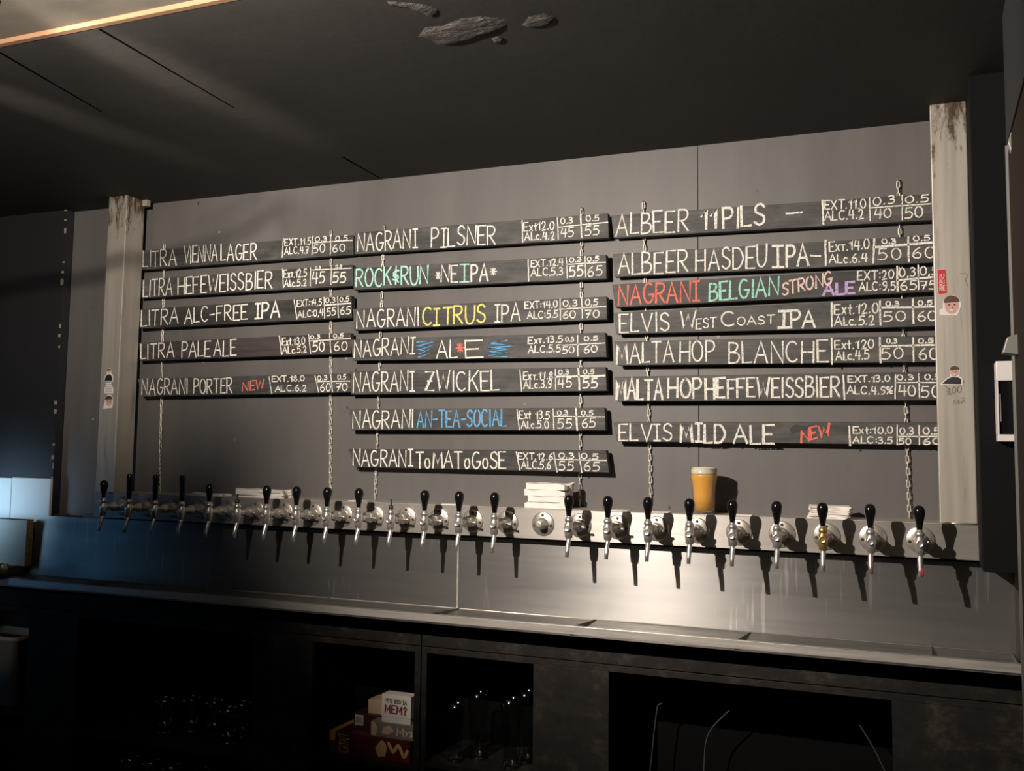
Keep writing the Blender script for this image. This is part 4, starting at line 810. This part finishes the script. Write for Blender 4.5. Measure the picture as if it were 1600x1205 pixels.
MB().box(xu, xe+.5, -1.38, Yt, zhi+.003, ZC-.001).build('upper_panel', M['black'], t, .001)
MB().box(xe-.004, xe+.005, Yt-.004, Yt+.003, .01, zhi).build('edge_strip', M['grey_metal'], t)
def bracket(label, px_poly, Yb, thick):
    P_ = [Vector(at(*q_, Y=Yb)) for q_ in px_poly]; c_ = sum(P_, Vector())/len(P_)
    return tag(MB().prism(P_, (0, thick, 0)).build('shelf_bracket', M['grey_metal'], None, .0015, origin=c_), label, 'bracket', None)
bracket('grey folded metal bracket above the white dispenser at the right edge', [(1567, 551), (1574, 527), (1603, 518), (1618, 530), (1618, 556), (1585, 553)], -.72, .05)
bracket('pale slanted shelf bracket high at the right edge', [(1582, 134), (1596, 131), (1620, 70), (1632, 80), (1580, 236), (1575, 222), (1590, 170)], -.72, .03)

# ------------------------------------------------------------------ stickers on the posts
Mskin = mat('printed_skin', (.62, .36, .3), .5); Mhair = mat('printed_brown_hair', (.1, .05, .03), .5); Mst = mat('sticker_white', (.8, .76, .72), .4); Mblk = mat('printed_black', (.02, .02, .025), .5); Mredst = mat('sticker_red', (.6, .03, .035), .4)
def pol(mb, pts_, lift):
    P_ = [Vector(at(x, y, Y=0))+Vector((0, -lift, 0)) for x, y in pts_]; mb.prism(P_, (0, lift*.6, 0)); return mb
def ell(cx_, cy_, rx, ry, n=18, a0=0, a1=360): return [(cx_+rx*math.cos(math.radians(a0+(a1-a0)*k/n)), cy_+ry*math.sin(math.radians(a0+(a1-a0)*k/n))) for k in range(n)]
def sticker(label, outline, parts, cen):
    t = thing('sticker', label, 'sticker', Vector(at(*cen, Y=0)), 'stickers on the steel posts'); pol(MB(), outline, .0008).build('backing', Mst if outline is not None else Mst, t)
    for k, (nm, mt, polys) in enumerate(parts):
        mb = MB()
        for q_ in polys: pol(mb, q_, .0012+.0004*k)
        mb.build(nm, mt, t)
    return t
def face_parts(cx_, cy_, s, sx=1):
    e = lambda x, y, rx, ry, **k: ell(cx_+x*s, cy_+y*s, rx*s, ry*s, **k)
    return [('face', Mskin, [e(0, 0, 10*sx, 12)]), ('hair', Mhair, [e(0, -5, 11*sx, 9, a0=170, a1=370)]),
            ('features', Mblk, [e(-4, -1, 1.6, .9), e(4, -1, 1.6, .9), ]), ('mouth', mat('printed_smile', (.7, .6, .55), .5), [[(cx_-4*s, cy_+5.2*s), (cx_+4*s, cy_+5.2*s), (cx_+2.6*s, cy_+7.4*s), (cx_, cy_+8.1*s), (cx_-2.6*s, cy_+7.4*s)]]), ('nose', mat('printed_skin_shade', (.45, .22, .18), .5), [e(.5, 2.6, 1.2, 1.8)])]
t = sticker('red rectangular sticker with white capitals, uppermost on the right post', [(1464, 421.5), (1478, 420.5), (1480, 459), (1466, 460.5)], [('red_print', Mredst, [[(1464.4, 422), (1477.6, 421), (1479.6, 458.5), (1466.3, 460)]])], (1472, 460))
mb = MB()
for tx_, a, b, h in (('IU', (1468.5, 435.5), (1475, 435), 7), ('BI', (1468.5, 445), (1475.5, 444.5), 7), ('RE', (1468.5, 454), (1476.5, 453.5), 7)):
    A, B = Vector(at(*a, Y=0)), Vector(at(*b, Y=0)); hv = Vector(at(a[0], a[1]-h, Y=0))-A; letter_run(mb, tx_, A, B, hv, .0017, NB, .0022, 0, .35)
mb.build('sticker_lettering', Mst, t)
sticker('cut-out sticker of a laughing face, on the right post below the red sticker', [(1468, 492), (1468, 484), (1473, 482), (1474, 470), (1480, 463), (1490, 461), (1499, 466), (1502, 476), (1499, 486), (1495, 493)], face_parts(1487, 477.5, 1.12), (1485, 493))
sticker('cut-out sticker of a person in a dark top, lower on the right post', [(1468, 602), (1478, 592), (1485, 588), (1484, 576), (1489, 571), (1496, 572), (1500, 578), (1499, 588), (1504, 592), (1504, 602)],
        [('dark_top', Mblk, [[(1472, 600), (1480, 592.5), (1488, 589), (1498, 590), (1502, 593), (1502, 600.5)]])]+face_parts(1491.5, 581, .66), (1486, 602))
sticker('small cut-out sticker of a person in a black suit, uppermost on the left post', [(162, 596), (164, 588), (167, 585), (167.5, 578), (170, 574.5), (173, 576.5), (174, 583), (177, 588), (176.5, 596.5)],
        [('suit', Mblk, [[(163.5, 595), (165, 589), (168.5, 585), (172.5, 585), (175.6, 589), (175.2, 595.3)]])]+face_parts(170.6, 580, .28), (169, 596))
t = sticker('small white text sticker between two face stickers on the left post', [(165, 598.5), (174, 597.5), (175, 604), (177, 606), (177, 615), (163, 614.5), (163.5, 606), (165, 604)], [], (170, 614))
mb = MB()
for r_ in range(4):
    y_ = 602+r_*3.6
    for k in range(4): x_ = 165.2+k*2.6; ribbon(mb, [at(x_, y_, Y=0), at(x_+.3, y_-1.8, Y=0), at(x_+1.6, y_-1.7, Y=0), at(x_+1.5, y_, Y=0)], .0011, NB, .0014)
mb.build('sticker_lettering', Mblk, t)
sticker('small cut-out face sticker, lowest on the left post', [(161.5, 639), (162, 633), (163.5, 630), (164.5, 621), (168, 617), (173, 616.5), (176.5, 621), (176.5, 630), (175.5, 637.5)], face_parts(170.3, 627, .62, .85), (169, 639))

# ------------------------------------------------------------------ cable hanging in the lamp's light
pts_ = []
for px_, py_ in ((20, 425), (105, 411), (168, 399), (233, 378), (300, 358), (350, 338), (385, 318), (410, 296)):
    wpt = Vector(at(px_, py_, Y=YW)); pts_.append(LAMP+(wpt-LAMP)*.2)
pts_ = [Vector(q_) for q_ in smooth([tuple(q_) for q_ in pts_], 5)]
pts_ = [Vector((pts_[0].x-.25, pts_[0].y-.1, ZC+.011)), Vector((pts_[0].x-.16, pts_[0].y-.06, pts_[0].z-.02))]+pts_+[pts_[-1]+(LAMP-pts_[-1])*.5, pts_[-1]+(LAMP-pts_[-1])*.9]
tag(MB().tube(pts_, .0042, 8).build('lamp_cable', M['black'], None, origin=pts_[-1]), 'black lamp cable drooping from the ceiling left of the lamp', 'cable')
